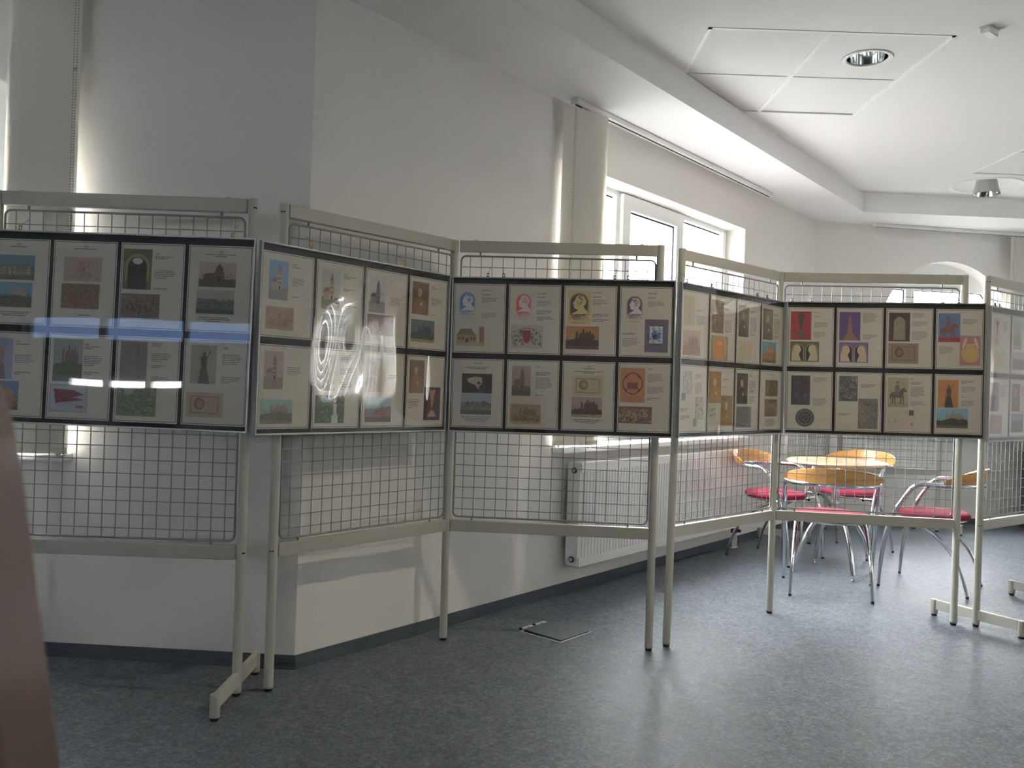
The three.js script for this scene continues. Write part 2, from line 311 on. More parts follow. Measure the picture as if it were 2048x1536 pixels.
function post(p, parent, lean = 0, foot, bolts = []) {
  const g = new THREE.Group(); g.name = numbered('post'); g.position.set(p[0], 0, p[1]); g.rotation.z = lean; parent.add(g);
  part('tube', lathe([[0, 0.012], [0.0175, 0.012], [0.0178, 0.02], [0.0178, HT - 0.006], [0.0165, HT], [0, HT]], 28), M.post, g);
  part('glide', lathe([[0, 0], [0.0125, 0], [0.0145, 0.004], [0.0145, 0.013], [0, 0.013]], 20), M.rubber, g);
  if (bolts.length) part('bolt_hole', bolts.map((a) => [HT - 0.034, 0.5245].map((y) => new THREE.CylinderGeometry(0.0032, 0.0032, 0.004, 10).rotateX(Math.PI / 2).translate(0, 0, 0.0165).rotateY(rad(a)).translate(0, y, 0))).flat(), M.hole, g);
  if (foot) {
    const f = new THREE.Group(); f.name = numbered('cross_foot'); f.position.set(p[0], 0, p[1]); f.rotation.y = Math.atan2(foot.d[0], foot.d[1]); parent.add(f);
    part('foot_bar', [rbox(0.022, 0.052, foot.h * 2 - 0.03, 0.003, 0, 0.062, 0)], M.post, f);
    for (const s of [-1, 1]) { part('foot_end', lathe([[0, 0.012], [0.0178, 0.012], [0.0178, 0.086], [0.0165, 0.089], [0, 0.089]], 24, 0, 0, s * foot.h), M.post, f); part('foot_pad', lathe([[0, 0], [0.0125, 0], [0.0145, 0.004], [0.0145, 0.013], [0, 0.013]], 20, 0, 0, s * foot.h), M.rubber, f); }
  }
}
function screen(label, posts, o = {}) {
  const t = thing('mesh_screen', label, 'display stand', [0, 0, 0], 0, o.group);
  posts.forEach((p, i) => post(p, t, (o.lean ?? [])[i] ?? 0, (o.feet ?? {})[i], (o.bolts ?? {})[i]));
  for (let i = 0; i + 1 < posts.length; i++) { railPair(posts[i], posts[i + 1], t); meshPanel(posts[i], posts[i + 1], t); }
  return t;
}
const Z = [-1.9015, -3.1787], A = [-0.9711, -3.1792], B = [-0.8706, -3.2382], C = [-0.2745, -3.9503], D = [0.6528, -3.8953], E = [0.745, -3.9671], F = [1.4125, -4.6297], G = [2.3335, -4.5094], H = [2.4449, -4.499], I = [3.188, -5.059];
screen('grey mesh screen standing alone with a cross foot, nearest the varnished wooden chair', [Z, A], { feet: { 1: foot3(A, [0, 1]) }, bolts: { 1: [38, 60] } });
screen('grey two part mesh screen by the wall corner, carrying the blue and red profiles', [B, C, D], { bolts: { 0: [-15, 16] }, lean: [0, 0.004, 0.003] });
screen('grey two part mesh screen standing in front of the round cafe table', [E, F, G], { lean: [-0.007, 0, 0] });
screen('grey mesh screen ending the row, with a low cross foot by its first post', [H, I], { feet: { 0: foot3(H, [0.51, 0.86]), 1: foot3(I, [0.51, 0.86]) }, bolts: { 0: [-30, 12] } });
screen('bare mesh screen beyond the table beside the end of the radiator', [[2.20, -6.90], [2.78, -7.60]], { feet: { 0: foot3(0, [0.9, 0.43], 0.19) } });
screen('bare mesh screen standing along the far wall behind the table', [[2.855, -7.535], [3.778, -7.636]], { feet: { 1: foot3(0, [0.64, 0.77], 0.2) } });

// ---------------------------------------------------------------- printed sheets of the framed boards
const CW = 2048, CH = 1434, SHEET = { w: 0.2345, h: [0.312, 0.309], x: (c) => -0.491 + c * 0.2487, top: [0.319, -0.0195] };
const lift = (c, k = 1.3) => `rgb(${c.map((v) => (v * 0.8 + (c[0] * 0.3 + c[1] * 0.55 + c[2] * 0.15) * 0.2) * 0.84 + 24).map((v) => Math.max(0, Math.min(255, Math.round(v * k)))).join(',')})`;  // greys and pales print colours: veiling haze over the boards mixed into the ink
const mixc = (a, b, t) => a.map((v, i) => v * (1 - t) + b[i] * t);
function grain(g, x, y, w, h, n, tones, size = 5, alpha = 0.35) {
  g.globalAlpha = alpha;
  for (let i = 0; i < n; i++) { g.fillStyle = lift(tones[Math.floor(rnd() * tones.length)]); const s = rr(1.5, size); g.fillRect(x + rnd() * (w - s), y + rnd() * (h - s), s * rr(0.6, 2), s * rr(0.5, 1.2)); }
  g.globalAlpha = 1;
}
const P = {
  town(g, w, h, [sky, wallc, roof, land]) {
    g.fillStyle = lift(sky); g.fillRect(0, 0, w, h);
    g.fillStyle = lift(mixc(land, sky, 0.45)); g.beginPath(); g.moveTo(0, h * 0.55); for (let i = 0; i <= 8; i++) g.lineTo(w * i / 8, h * rr(0.38, 0.52)); g.lineTo(w, h); g.lineTo(0, h); g.fill();
    for (let i = 0; i < 16; i++) { const x = rr(-0.05, 0.95) * w, bw = rr(0.07, 0.2) * w, y = rr(0.42, 0.62) * h; g.fillStyle = lift(mixc(wallc, land, rnd() * 0.5)); g.fillRect(x, y, bw, h * 0.4); g.fillStyle = lift(mixc(roof, land, rnd() * 0.4)); g.beginPath(); g.moveTo(x - 3, y); g.lineTo(x + bw / 2, y - rr(0.06, 0.14) * h); g.lineTo(x + bw + 3, y); g.fill(); g.fillStyle = lift(mixc(land, [20, 18, 18], 0.5)); for (let k = 0; k < 3; k++) g.fillRect(x + bw * (0.15 + k * 0.28), y + h * 0.05, bw * 0.12, h * 0.06); }
    g.fillStyle = lift(land); g.fillRect(0, h * 0.8, w, h * 0.2); grain(g, 0, h * 0.35, w, h * 0.65, 260, [wallc, roof, land, [25, 22, 22]], w / 30);
  },
  church(g, w, h, [sky, stone, roof, land]) {
    g.fillStyle = lift(sky); g.fillRect(0, 0, w, h); const c = w * 0.55, t = w * 0.13;
    g.fillStyle = lift(land); g.fillRect(0, h * 0.68, w, h * 0.32);
    g.fillStyle = lift(mixc(stone, land, 0.3)); g.fillRect(w * 0.12, h * 0.55, w * 0.5, h * 0.2); g.fillStyle = lift(roof); g.beginPath(); g.moveTo(w * 0.08, h * 0.56); g.lineTo(w * 0.2, h * 0.45); g.lineTo(w * 0.56, h * 0.45); g.lineTo(w * 0.62, h * 0.56); g.fill();
    g.fillStyle = lift(stone); g.fillRect(c - t, h * 0.36, t * 2, h * 0.38); g.fillRect(c - t * 0.75, h * 0.26, t * 1.5, h * 0.12);
    g.fillStyle = lift(roof); g.beginPath(); g.moveTo(c - t * 0.85, h * 0.27); g.lineTo(c, h * 0.06); g.lineTo(c + t * 0.85, h * 0.27); g.fill();
    g.fillStyle = lift([30, 26, 26]); for (const y of [0.3, 0.42, 0.54]) { g.fillRect(c - t * 0.5, h * y, t * 0.3, h * 0.05); g.fillRect(c + t * 0.2, h * y, t * 0.3, h * 0.05); } g.fillRect(c - t * 0.3, h * 0.64, t * 0.6, h * 0.1);
    grain(g, 0, h * 0.42, w, h * 0.58, 220, [stone, roof, land, [30, 28, 28]], w / 22, 0.3);
  },
  castle(g, w, h, [sky, stone, hill, land]) {
    g.fillStyle = lift(sky); g.fillRect(0, 0, w, h);
    g.fillStyle = lift(stone); for (const [x, y, b] of [[0.3, 0.32, 0.07], [0.4, 0.38, 0.14], [0.5, 0.22, 0.06], [0.56, 0.34, 0.16], [0.7, 0.28, 0.06], [0.76, 0.4, 0.1]]) { g.fillRect(w * x, h * y, w * b, h * 0.4); g.beginPath(); g.moveTo(w * (x - 0.01), h * y); g.lineTo(w * (x + b / 2), h * (y - 0.12)); g.lineTo(w * (x + b + 0.01), h * y); g.fill(); }
    g.fillStyle = lift(hill); g.beginPath(); g.moveTo(0, h * 0.72); for (let i = 0; i <= 14; i++) g.lineTo(w * i / 14, h * (0.64 - 0.12 * Math.sin(i / 14 * 2.9) + rr(-0.04, 0.04))); g.lineTo(w, h); g.lineTo(0, h); g.fill();
    g.fillStyle = lift(land); g.fillRect(0, h * 0.86, w, h * 0.14); grain(g, 0, h * 0.45, w, h * 0.55, 240, [hill, land, mixc(hill, stone, 0.5), [18, 18, 16]], w / 26, 0.4);
  },
  figure(g, w, h, [bg, body, base]) {
    g.fillStyle = lift(bg); g.fillRect(0, 0, w, h); const c = w * 0.52;
    g.fillStyle = lift(base); g.beginPath(); g.moveTo(c - w * 0.2, h); g.lineTo(c - w * 0.12, h * 0.6); g.lineTo(c + w * 0.12, h * 0.6); g.lineTo(c + w * 0.24, h); g.fill();
    g.fillStyle = lift(body); g.beginPath(); g.moveTo(c - w * 0.07, h * 0.62); g.lineTo(c - w * 0.13, h * 0.36); g.lineTo(c - w * 0.04, h * 0.27); g.lineTo(c + w * 0.08, h * 0.28); g.lineTo(c + w * 0.14, h * 0.4); g.lineTo(c + w * 0.09, h * 0.62); g.fill();
    g.beginPath(); g.arc(c + w * 0.01, h * 0.22, w * 0.06, 0, 7); g.fill(); g.lineWidth = w * 0.035; g.strokeStyle = lift(body); g.beginPath(); g.moveTo(c + w * 0.1, h * 0.34); g.lineTo(c + w * 0.24, h * 0.14); g.stroke();
    grain(g, w * 0.2, h * 0.25, w * 0.65, h * 0.75, 160, [body, base, bg, mixc(body, [20, 18, 16], 0.6)], w / 20, 0.3);
  },
  portrait(g, w, h, [bg, cloth, skin]) {
    g.fillStyle = lift(bg); g.fillRect(0, 0, w, h); g.fillStyle = lift(cloth); g.beginPath(); g.moveTo(w * 0.05, h); g.quadraticCurveTo(w * 0.1, h * 0.5, w * 0.42, h * 0.46); g.quadraticCurveTo(w * 0.9, h * 0.5, w * 0.93, h); g.fill();
    g.fillStyle = lift(skin); g.beginPath(); g.ellipse(w * 0.46, h * 0.33, w * 0.13, h * 0.13, 0, 0, 7); g.fill(); g.beginPath(); g.ellipse(w * 0.56, h * 0.68, w * 0.09, h * 0.05, 0.4, 0, 7); g.fill();
    grain(g, 0, 0, w, h, 240, [bg, cloth, mixc(cloth, skin, 0.4), mixc(bg, [16, 14, 12], 0.5)], w / 16, 0.35);
  },
  battle(g, w, h, tones) { g.fillStyle = lift(tones[0]); g.fillRect(0, 0, w, h); grain(g, 0, h * 0.12, w, h * 0.85, 620, tones, w / 20, 0.6); g.fillStyle = lift(tones[1]); for (let i = 0; i < 14; i++) { const x = rr(0.05, 0.9) * w, y = rr(0.3, 0.8) * h; g.beginPath(); g.ellipse(x, y, w * 0.03, h * 0.09, rr(-0.4, 0.4), 0, 7); g.fill(); g.fillRect(x, y - h * 0.2, 2, h * 0.25); } },
  // laureate head in an arched medallion, seen from the side
  profile(g, w, h, [ink, paper]) {
    if (paper) { g.fillStyle = lift(paper, 1.2); g.fillRect(0, 0, w, h); }
    const x0 = w * 0.14, x1 = w * 0.86, c = w / 2, r = (x1 - x0) / 2, y = h * 0.1 + r;
    const arched = (e) => { g.beginPath(); g.moveTo(x0 - e, h * 0.72); g.lineTo(x0 - e, y); g.arc(c, y, r + e, Math.PI, 0); g.lineTo(x1 + e, h * 0.72); };
    g.strokeStyle = lift(mixc(ink, paper ?? [150, 150, 152], 0.55)); g.lineWidth = w * 0.07; arched(w * 0.015); g.stroke();
    g.fillStyle = lift(ink); arched(0); g.closePath(); g.fill();
    g.fillStyle = lift(paper ?? [165, 165, 166], 1.25); g.beginPath(); g.moveTo(w * 0.36, h * 0.19);
    for (const [x, y] of [[.33, .25], [.31, .29], [.22, .385], [.25, .4], [.29, .405], [.25, .435], [.28, .45], [.26, .47], [.29, .485], [.29, .53], [.42, .545], [.45, .58], [.34, .62], [.15, .7], [.86, .7], [.86, .6], [.74, .53], [.7, .46], [.78, .4], [.79, .28], [.7, .17], [.54, .125], [.42, .145]]) g.lineTo(w * x, h * y);
    g.closePath(); g.fill();
    g.strokeStyle = lift(ink); g.lineWidth = w * 0.02; for (let i = 0; i < 20; i++) { const a = rr(0.38, 0.72) * w, b = rr(0.14, 0.42) * h; g.beginPath(); g.arc(a, b, rr(0.02, 0.06) * w, rnd() * 6, rnd() * 6 + 2); g.stroke(); }
    for (let i = 0; i < 5; i++) { g.beginPath(); g.moveTo(w * 0.22, h * (0.75 + i * 0.02)); g.lineTo(w * rr(0.6, 0.8), h * (0.68 + i * 0.03)); g.stroke(); }
    g.lineWidth = w * 0.02; g.beginPath(); g.moveTo(w * 0.1, h * 0.86); g.quadraticCurveTo(w * 0.16, h * 0.68, c, h * 0.7); g.quadraticCurveTo(w * 0.8, h * 0.7, w * 0.9, h * 0.86); g.stroke();
    g.font = `italic ${h * 0.06}px serif`; g.fillStyle = lift(ink); g.textAlign = 'center'; g.fillText('Mathias rex', c, h * 0.87); g.fillText('manu propria', c, h * 0.96);
  },
  house(g, w, h) {
    g.fillStyle = lift([150, 148, 140]); g.fillRect(0, 0, w, h); g.fillStyle = lift([128, 100, 62]); g.fillRect(0, h * 0.45, w * 0.72, h * 0.55); g.fillStyle = lift([92, 82, 48]); g.beginPath(); g.moveTo(w * 0.02, h * 0.45); g.lineTo(w * 0.15, h * 0.16); g.lineTo(w * 0.52, h * 0.14); g.lineTo(w * 0.68, h * 0.45); g.fill();
    g.fillStyle = lift([52, 36, 24]); g.fillRect(w * 0.33, h * 0.62, w * 0.09, h * 0.2); for (const x of [0.08, 0.2, 0.5, 0.6]) g.fillRect(w * x, h * 0.58, w * 0.06, h * 0.1); g.fillStyle = lift([122, 80, 54]); g.fillRect(w * 0.8, h * 0.04, w * 0.18, h * 0.9); g.fillStyle = lift([126, 118, 106]); g.fillRect(0, h * 0.82, w, h * 0.18);
    grain(g, 0, 0, w, h, 260, [[128, 100, 62], [92, 60, 40], [70, 66, 50], [150, 140, 120]], 6, 0.35);
  },
  crest(g, w, h) {
    g.fillStyle = lift([134, 128, 112]); g.fillRect(0, 0, w, h); g.lineWidth = 4;
    for (let i = 0; i < 90; i++) { const s = i % 2 ? 1 : -1, x = w / 2 + s * rr(0.12, 0.45) * w, y = rr(0.2, 0.85) * h; g.strokeStyle = lift([[40, 28, 24], [110, 30, 28], [70, 58, 36]][i % 3], 1); g.beginPath(); g.arc(x, y, rr(3, 13), rnd() * 6, rnd() * 6 + 3); g.stroke(); }
    g.fillStyle = lift([128, 34, 38]); g.beginPath(); g.moveTo(w * 0.38, h * 0.22); g.lineTo(w * 0.62, h * 0.22); g.lineTo(w * 0.62, h * 0.55); g.quadraticCurveTo(w * 0.6, h * 0.72, w * 0.5, h * 0.78); g.quadraticCurveTo(w * 0.4, h * 0.72, w * 0.38, h * 0.55); g.fill();
    for (let i = 0; i < 5; i++) { g.beginPath(); g.arc(w * (0.4 + i * 0.05), h * 0.15, w * 0.022, 0, 7); g.fill(); } g.fillStyle = lift([90, 30, 34]); for (let i = 0; i < 4; i++) g.fillRect(w * 0.4, h * (0.28 + i * 0.1), w * 0.2, h * 0.035);
  },
  skull(g, w, h) {
    g.fillStyle = lift([38, 33, 31]); g.fillRect(0, 0, w, h); grain(g, 0, 0, w, h, 260, [[60, 52, 46], [80, 66, 54], [24, 20, 20]], 12, 0.5);
    g.fillStyle = lift([140, 124, 100]); g.beginPath(); g.moveTo(w * 0.16, h * 0.3); g.quadraticCurveTo(w * 0.4, h * 0.08, w * 0.66, h * 0.2); g.quadraticCurveTo(w * 0.74, h * 0.4, w * 0.6, h * 0.6); g.lineTo(w * 0.55, h * 0.8); g.lineTo(w * 0.42, h * 0.55); g.quadraticCurveTo(w * 0.2, h * 0.5, w * 0.16, h * 0.3); g.fill(); g.fillStyle = lift([44, 36, 32]); g.beginPath(); g.arc(w * 0.56, h * 0.48, w * 0.05, 0, 7); g.fill(); g.beginPath(); g.arc(w * 0.68, h * 0.3, w * 0.03, 0, 7); g.fill(); grain(g, w * 0.5, h * 0.5, w * 0.3, h * 0.45, 90, [[120, 80, 60], [70, 50, 40]], 9, 0.5);
  },
  glass(g, w, h) {
    g.fillStyle = lift([72, 66, 86]); g.fillRect(0, 0, w, h); grain(g, 0, 0, w, h, 300, [[82, 74, 96], [60, 54, 78], [70, 60, 80]], 8, 0.4);
    g.fillStyle = lift([150, 158, 172]); g.fillRect(w * 0.2, h * 0.2, w * 0.58, h * 0.54); g.fillStyle = lift([54, 88, 160]); g.beginPath(); g.arc(w * 0.49, h * 0.47, w * 0.2, 0, 7); g.fill(); g.fillStyle = lift([44, 34, 62]); g.beginPath(); g.arc(w * 0.42, h * 0.52, w * 0.1, 0, 7); g.fill(); g.fillStyle = lift([170, 130, 120]); g.beginPath(); g.arc(w * 0.54, h * 0.38, w * 0.05, 0, 7); g.fill();
    g.strokeStyle = lift([24, 22, 40]); g.lineWidth = 3; for (let i = 0; i < 18; i++) { g.beginPath(); g.arc(w * rr(0.22, 0.76), h * rr(0.22, 0.72), w * rr(0.04, 0.14), rnd() * 6, rnd() * 6 + 2.4); g.stroke(); } g.strokeRect(w * 0.2, h * 0.2, w * 0.58, h * 0.54);
  },
  thorns(g, w, h) {
    g.fillStyle = lift([148, 90, 52]); g.fillRect(0, 0, w, h); grain(g, 0, 0, w, h, 300, [[166, 104, 62], [132, 76, 42], [174, 122, 80]], 12, 0.4);
    g.fillStyle = lift([120, 66, 38]); g.fillRect(w * 0.28, h * 0.42, w * 0.44, h * 0.2); g.strokeStyle = lift([52, 30, 26], 1); g.lineWidth = 5;
    for (let i = 0; i < 46; i++) { const a = i / 46 * 6.283, x = w * 0.5 + Math.cos(a) * w * 0.38, y = h * 0.45 + Math.sin(a) * h * 0.29; g.beginPath(); g.moveTo(x, y); g.lineTo(x + Math.cos(a + 1.4) * 15, y + Math.sin(a + 1.4) * 15); g.stroke(); g.beginPath(); g.moveTo(x, y); g.lineTo(x + Math.cos(a * 5) * 13, y + Math.sin(a * 5) * 13); g.stroke(); }
    g.lineWidth = 1.6; for (let i = 0; i < 12; i++) { g.beginPath(); g.moveTo(w * 0.3, h * (0.44 + i * 0.014)); g.lineTo(w * 0.7, h * (0.44 + i * 0.014)); g.stroke(); } for (let i = 0; i < 10; i++) { g.beginPath(); g.moveTo(w * (0.2 + i * 0.07), h * 0.8); g.lineTo(w * (0.14 + i * 0.08), h); g.stroke(); }
  },
  note(g, w, h, [paper, ink]) {
    g.fillStyle = lift(paper); g.fillRect(0, 0, w, h); g.strokeStyle = lift(ink); g.lineWidth = 4; g.strokeRect(w * 0.12, h * 0.16, w * 0.76, h * 0.68); g.lineWidth = 2; g.strokeRect(w * 0.15, h * 0.2, w * 0.7, h * 0.6);
    g.fillStyle = lift(mixc(ink, paper, 0.2)); g.beginPath(); g.ellipse(w * 0.36, h * 0.46, w * 0.15, h * 0.24, 0, 0, 7); g.fill(); g.fillStyle = lift(mixc(ink, paper, 0.7)); g.beginPath(); g.ellipse(w * 0.37, h * 0.46, w * 0.09, h * 0.16, 0, 0, 7); g.fill(); grain(g, w * 0.24, h * 0.3, w * 0.24, h * 0.34, 70, [ink, paper], 6, 0.5);
    g.strokeStyle = lift(mixc(ink, paper, 0.35)); for (let i = 0; i < 7; i++) { g.beginPath(); g.moveTo(w * 0.56, h * (0.34 + i * 0.06)); g.lineTo(w * rr(0.72, 0.82), h * (0.34 + i * 0.06)); g.stroke(); }
  },
  relief(g, w, h, tones) {
    g.fillStyle = lift(tones[0]); g.fillRect(0, 0, w, h);
    for (let i = 0; i < 70; i++) { g.strokeStyle = lift(tones[1 + i % (tones.length - 1)]); g.lineWidth = rr(2, w / 26); g.globalAlpha = 0.75; g.beginPath(); const x = rnd() * w, y = rnd() * h; g.arc(x, y, rr(4, w / 8), rnd() * 6, rnd() * 6 + 2.2); g.stroke(); } g.globalAlpha = 1; grain(g, 0, 0, w, h, 240, tones, w / 18, 0.5);
  },
  busts(g, w, h, [bg, bust]) {
    g.fillStyle = lift(bg); g.fillRect(0, 0, w, h);
    for (const s of [0, 1]) { const x = s ? w * 0.53 : w * 0.05, b = w * 0.42; g.fillStyle = lift(mixc(bust, bg, 0.15)); g.beginPath(); g.moveTo(x, h * 0.96); g.lineTo(x, h * 0.4); g.arc(x + b / 2, h * 0.4, b / 2, Math.PI, 0); g.lineTo(x + b, h * 0.96); g.fill(); g.fillStyle = lift([26, 28, 24]); g.beginPath(); g.moveTo(x + 6, h * 0.95); g.lineTo(x + 6, h * 0.4); g.arc(x + b / 2, h * 0.4, b / 2 - 6, Math.PI, 0); g.lineTo(x + b - 6, h * 0.95); g.fill();
      g.fillStyle = lift(bust); const m = (q) => x + b * (s ? q : 1 - q); g.beginPath(); g.moveTo(m(0.98), h * 0.95); g.lineTo(m(0.2), h * 0.95); g.lineTo(m(0.4), h * 0.62); g.lineTo(m(0.26), h * 0.5); g.lineTo(m(0.2), h * 0.42); g.lineTo(m(0.3), h * 0.22); g.quadraticCurveTo(m(0.6), h * 0.08, m(0.85), h * 0.26); g.quadraticCurveTo(m(0.96), h * 0.5, m(0.98), h * 0.95); g.fill(); }
    grain(g, 0, 0, w, h, 120, [bust, bg], 5, 0.2);
  },
  column(g, w, h, [bg, obj, base]) {
    g.fillStyle = lift(bg); g.fillRect(0, 0, w, h); g.fillStyle = lift(obj); g.beginPath(); g.moveTo(w * 0.3, h * 0.1); g.lineTo(w * 0.7, h * 0.08); g.lineTo(w * 0.62, h * 0.26); g.lineTo(w * 0.55, h * 0.62); g.lineTo(w * 0.45, h * 0.62); g.lineTo(w * 0.38, h * 0.26); g.fill(); g.fillStyle = lift(base); g.beginPath(); g.moveTo(w * 0.24, h * 0.9); g.quadraticCurveTo(w * 0.5, h * 0.5, w * 0.8, h * 0.9); g.fill();
    grain(g, w * 0.25, h * 0.06, w * 0.5, h * 0.88, 110, [obj, base, bg], 8, 0.45);
  },
  steeple(g, w, h, [bg, obj]) { g.fillStyle = lift(bg); g.fillRect(0, 0, w, h); g.fillStyle = lift(obj); g.beginPath(); g.moveTo(w * 0.16, h); g.lineTo(w * 0.38, h * 0.72); g.lineTo(w * 0.45, h * 0.2); g.lineTo(w * 0.5, h * 0.04); g.lineTo(w * 0.56, h * 0.2); g.lineTo(w * 0.62, h * 0.72); g.lineTo(w * 0.9, h); g.fill(); grain(g, w * 0.3, h * 0.1, w * 0.4, h * 0.9, 130, [obj, bg, mixc(obj, [30, 20, 30], 0.5)], 9, 0.5); },
  coin(g, w, h) {
    g.fillStyle = lift([140, 84, 84]); g.fillRect(0, 0, w, h); grain(g, 0, 0, w, h, 160, [[158, 110, 110], [124, 60, 70], [120, 90, 120]], 13, 0.4); g.fillStyle = lift([170, 140, 110]); g.beginPath(); g.ellipse(w * 0.22, h * 0.25, w * 0.07, h * 0.2, 0.3, 0, 7); g.fill(); g.beginPath(); g.ellipse(w * 0.78, h * 0.25, w * 0.07, h * 0.2, -0.3, 0, 7); g.fill();
    g.fillStyle = lift([158, 128, 62]); g.beginPath(); g.arc(w * 0.5, h * 0.62, w * 0.42, 0, 7); g.fill(); g.fillRect(w * 0.3, h * 0.27, w * 0.4, h * 0.12); g.strokeStyle = lift([128, 98, 44]); g.lineWidth = 3; g.beginPath(); g.arc(w * 0.5, h * 0.62, w * 0.34, 0, 7); g.stroke(); grain(g, w * 0.25, h * 0.42, w * 0.5, h * 0.4, 90, [[178, 148, 82], [128, 98, 44]], 9, 0.5);
  },
  etching(g, w, h, [paper, ink]) { g.fillStyle = lift(paper); g.fillRect(0, 0, w, h); g.strokeStyle = lift(ink); g.lineWidth = 3; g.strokeRect(1, 1, w - 2, h - 2); for (let i = 0; i < 120; i++) { g.lineWidth = rr(1, 2.6); const x = rnd() * w, y = rnd() * h; g.beginPath(); rnd() < 0.5 ? (g.moveTo(x, y), g.lineTo(x + rr(-20, 20), y + rr(-26, 26))) : g.arc(x, y, rr(3, 16), rnd() * 6, rnd() * 6 + 3); g.stroke(); } },
  sketch(g, w, h, [paper, ink]) { g.fillStyle = lift(paper); g.fillRect(0, 0, w, h); g.strokeStyle = lift(ink); g.globalAlpha = 0.55; for (let i = 0; i < 120; i++) { g.lineWidth = rr(1, 3.4); const x = w * (0.5 + (rnd() - 0.5) * rnd()), y = h * (0.48 + (rnd() - 0.5) * 0.8); g.beginPath(); g.moveTo(x, y); g.quadraticCurveTo(x + rr(-20, 20), y + rr(-10, 20), x + rr(-16, 16), y + rr(8, 40)); g.stroke(); } g.globalAlpha = 1; },
  garden(g, w, h, [sky, leaf, statue]) { g.fillStyle = lift(leaf); g.fillRect(0, 0, w, h); grain(g, 0, 0, w, h, 420, [leaf, mixc(leaf, [20, 30, 16], 0.5), mixc(leaf, [150, 160, 70], 0.5)], 15, 0.6); g.fillStyle = lift(sky); g.beginPath(); g.ellipse(w * 0.3, h * 0.14, w * 0.13, h * 0.12, 0.3, 0, 7); g.fill(); if (statue) { g.fillStyle = lift(statue); g.fillRect(w * 0.56, h * 0.7, w * 0.22, h * 0.3); g.fillRect(w * 0.62, h * 0.3, w * 0.11, h * 0.42); g.beginPath(); g.arc(w * 0.67, h * 0.2, w * 0.05, 0, 7); g.fill(); } },
  flags(g, w, h) { g.fillStyle = lift([122, 128, 140]); g.fillRect(0, 0, w, h); g.fillStyle = lift([104, 38, 54]); g.beginPath(); g.moveTo(w * 0.12, h * 0.18); g.lineTo(w * 0.62, h * 0.2); g.lineTo(w * 0.92, h * 0.36); g.lineTo(w * 0.62, h * 0.46); g.lineTo(w * 0.92, h * 0.54); g.lineTo(w * 0.6, h * 0.6); g.lineTo(w * 0.18, h * 0.68); g.fill(); g.fillStyle = lift([122, 66, 60]); g.fillRect(w * 0.7, h * 0.74, w * 0.2, h * 0.1); g.strokeStyle = lift([86, 90, 104]); g.lineWidth = 4; g.strokeRect(8, 8, w - 16, h - 16); grain(g, w * 0.1, h * 0.15, w * 0.8, h * 0.7, 90, [[104, 38, 54], [80, 44, 60], [122, 128, 140]], 10, 0.35); },
  archway(g, w, h, [wallc, dark, sky]) { g.fillStyle = lift(wallc); g.fillRect(0, 0, w, h); g.fillStyle = lift(mixc(wallc, [150, 130, 80], 0.5)); g.beginPath(); g.arc(w * 0.5, h * 0.42, w * 0.42, Math.PI, 0); g.lineTo(w * 0.92, h * 0.8); g.lineTo(w * 0.08, h * 0.8); g.fill(); g.fillStyle = lift(dark); g.beginPath(); g.arc(w * 0.5, h * 0.44, w * 0.33, Math.PI, 0); g.lineTo(w * 0.83, h); g.lineTo(w * 0.17, h); g.fill(); g.fillStyle = lift(sky); g.beginPath(); g.ellipse(w * 0.5, h * 0.3, w * 0.18, h * 0.08, 0, 0, 7); g.fill(); grain(g, 0, h * 0.3, w, h * 0.7, 220, [dark, mixc(dark, [110, 60, 50], 0.4), wallc], 11, 0.35); },
  stationery(g, w, h) { g.fillStyle = lift([150, 140, 118]); g.fillRect(0, 0, w, h); g.fillStyle = lift([78, 58, 50]); g.fillRect(w * 0.76, h * 0.05, w * 0.17, h * 0.26); g.strokeStyle = lift([70, 70, 70]); g.lineWidth = 2; for (let i = 0; i < 14; i++) { g.beginPath(); g.arc(w * rr(0.06, 0.36), h * rr(0.45, 0.75), rr(3, 12), rnd() * 6, rnd() * 6 + 3); g.stroke(); } g.fillStyle = lift([160, 84, 76]); g.fillRect(w * 0.83, h * 0.68, w * 0.08, h * 0.14); g.strokeStyle = lift([128, 110, 96]); for (const y of [0.14, 0.26, 0.6, 0.7]) { g.beginPath(); g.moveTo(w * 0.48, h * y); g.lineTo(w * 0.72, h * y); g.stroke(); } },
  rider(g, w, h, [sky, land, horse]) {
    g.fillStyle = lift(sky); g.fillRect(0, 0, w, h); g.fillStyle = lift(land); g.fillRect(0, h * 0.84, w, h * 0.16); g.fillStyle = lift(horse);
    const shape = (pts) => { g.beginPath(); pts.forEach(([x, y], i) => (i ? g.lineTo(w * x, h * y) : g.moveTo(w * x, h * y))); g.fill(); };
    shape([[0.16, 0.52], [0.3, 0.47], [0.52, 0.5], [0.66, 0.38], [0.78, 0.34], [0.92, 0.44], [0.88, 0.5], [0.78, 0.47], [0.72, 0.62], [0.6, 0.68], [0.3, 0.68], [0.18, 0.64], [0.1, 0.78], [0.08, 0.6]]);
    for (const [x, k] of [[0.2, -0.02], [0.29, 0.01], [0.58, -0.01], [0.67, 0.05]]) shape([[x, 0.62], [x + 0.085, 0.62], [x + 0.06 + k, 0.9], [x + 0.015 + k, 0.9]]);
    g.fillStyle = lift(mixc(horse, sky, 0.25)); shape([[0.36, 0.56], [0.34, 0.34], [0.4, 0.24], [0.52, 0.25], [0.58, 0.36], [0.52, 0.56]]); g.beginPath(); g.arc(w * 0.46, h * 0.17, w * 0.07, 0, 7); g.fill();
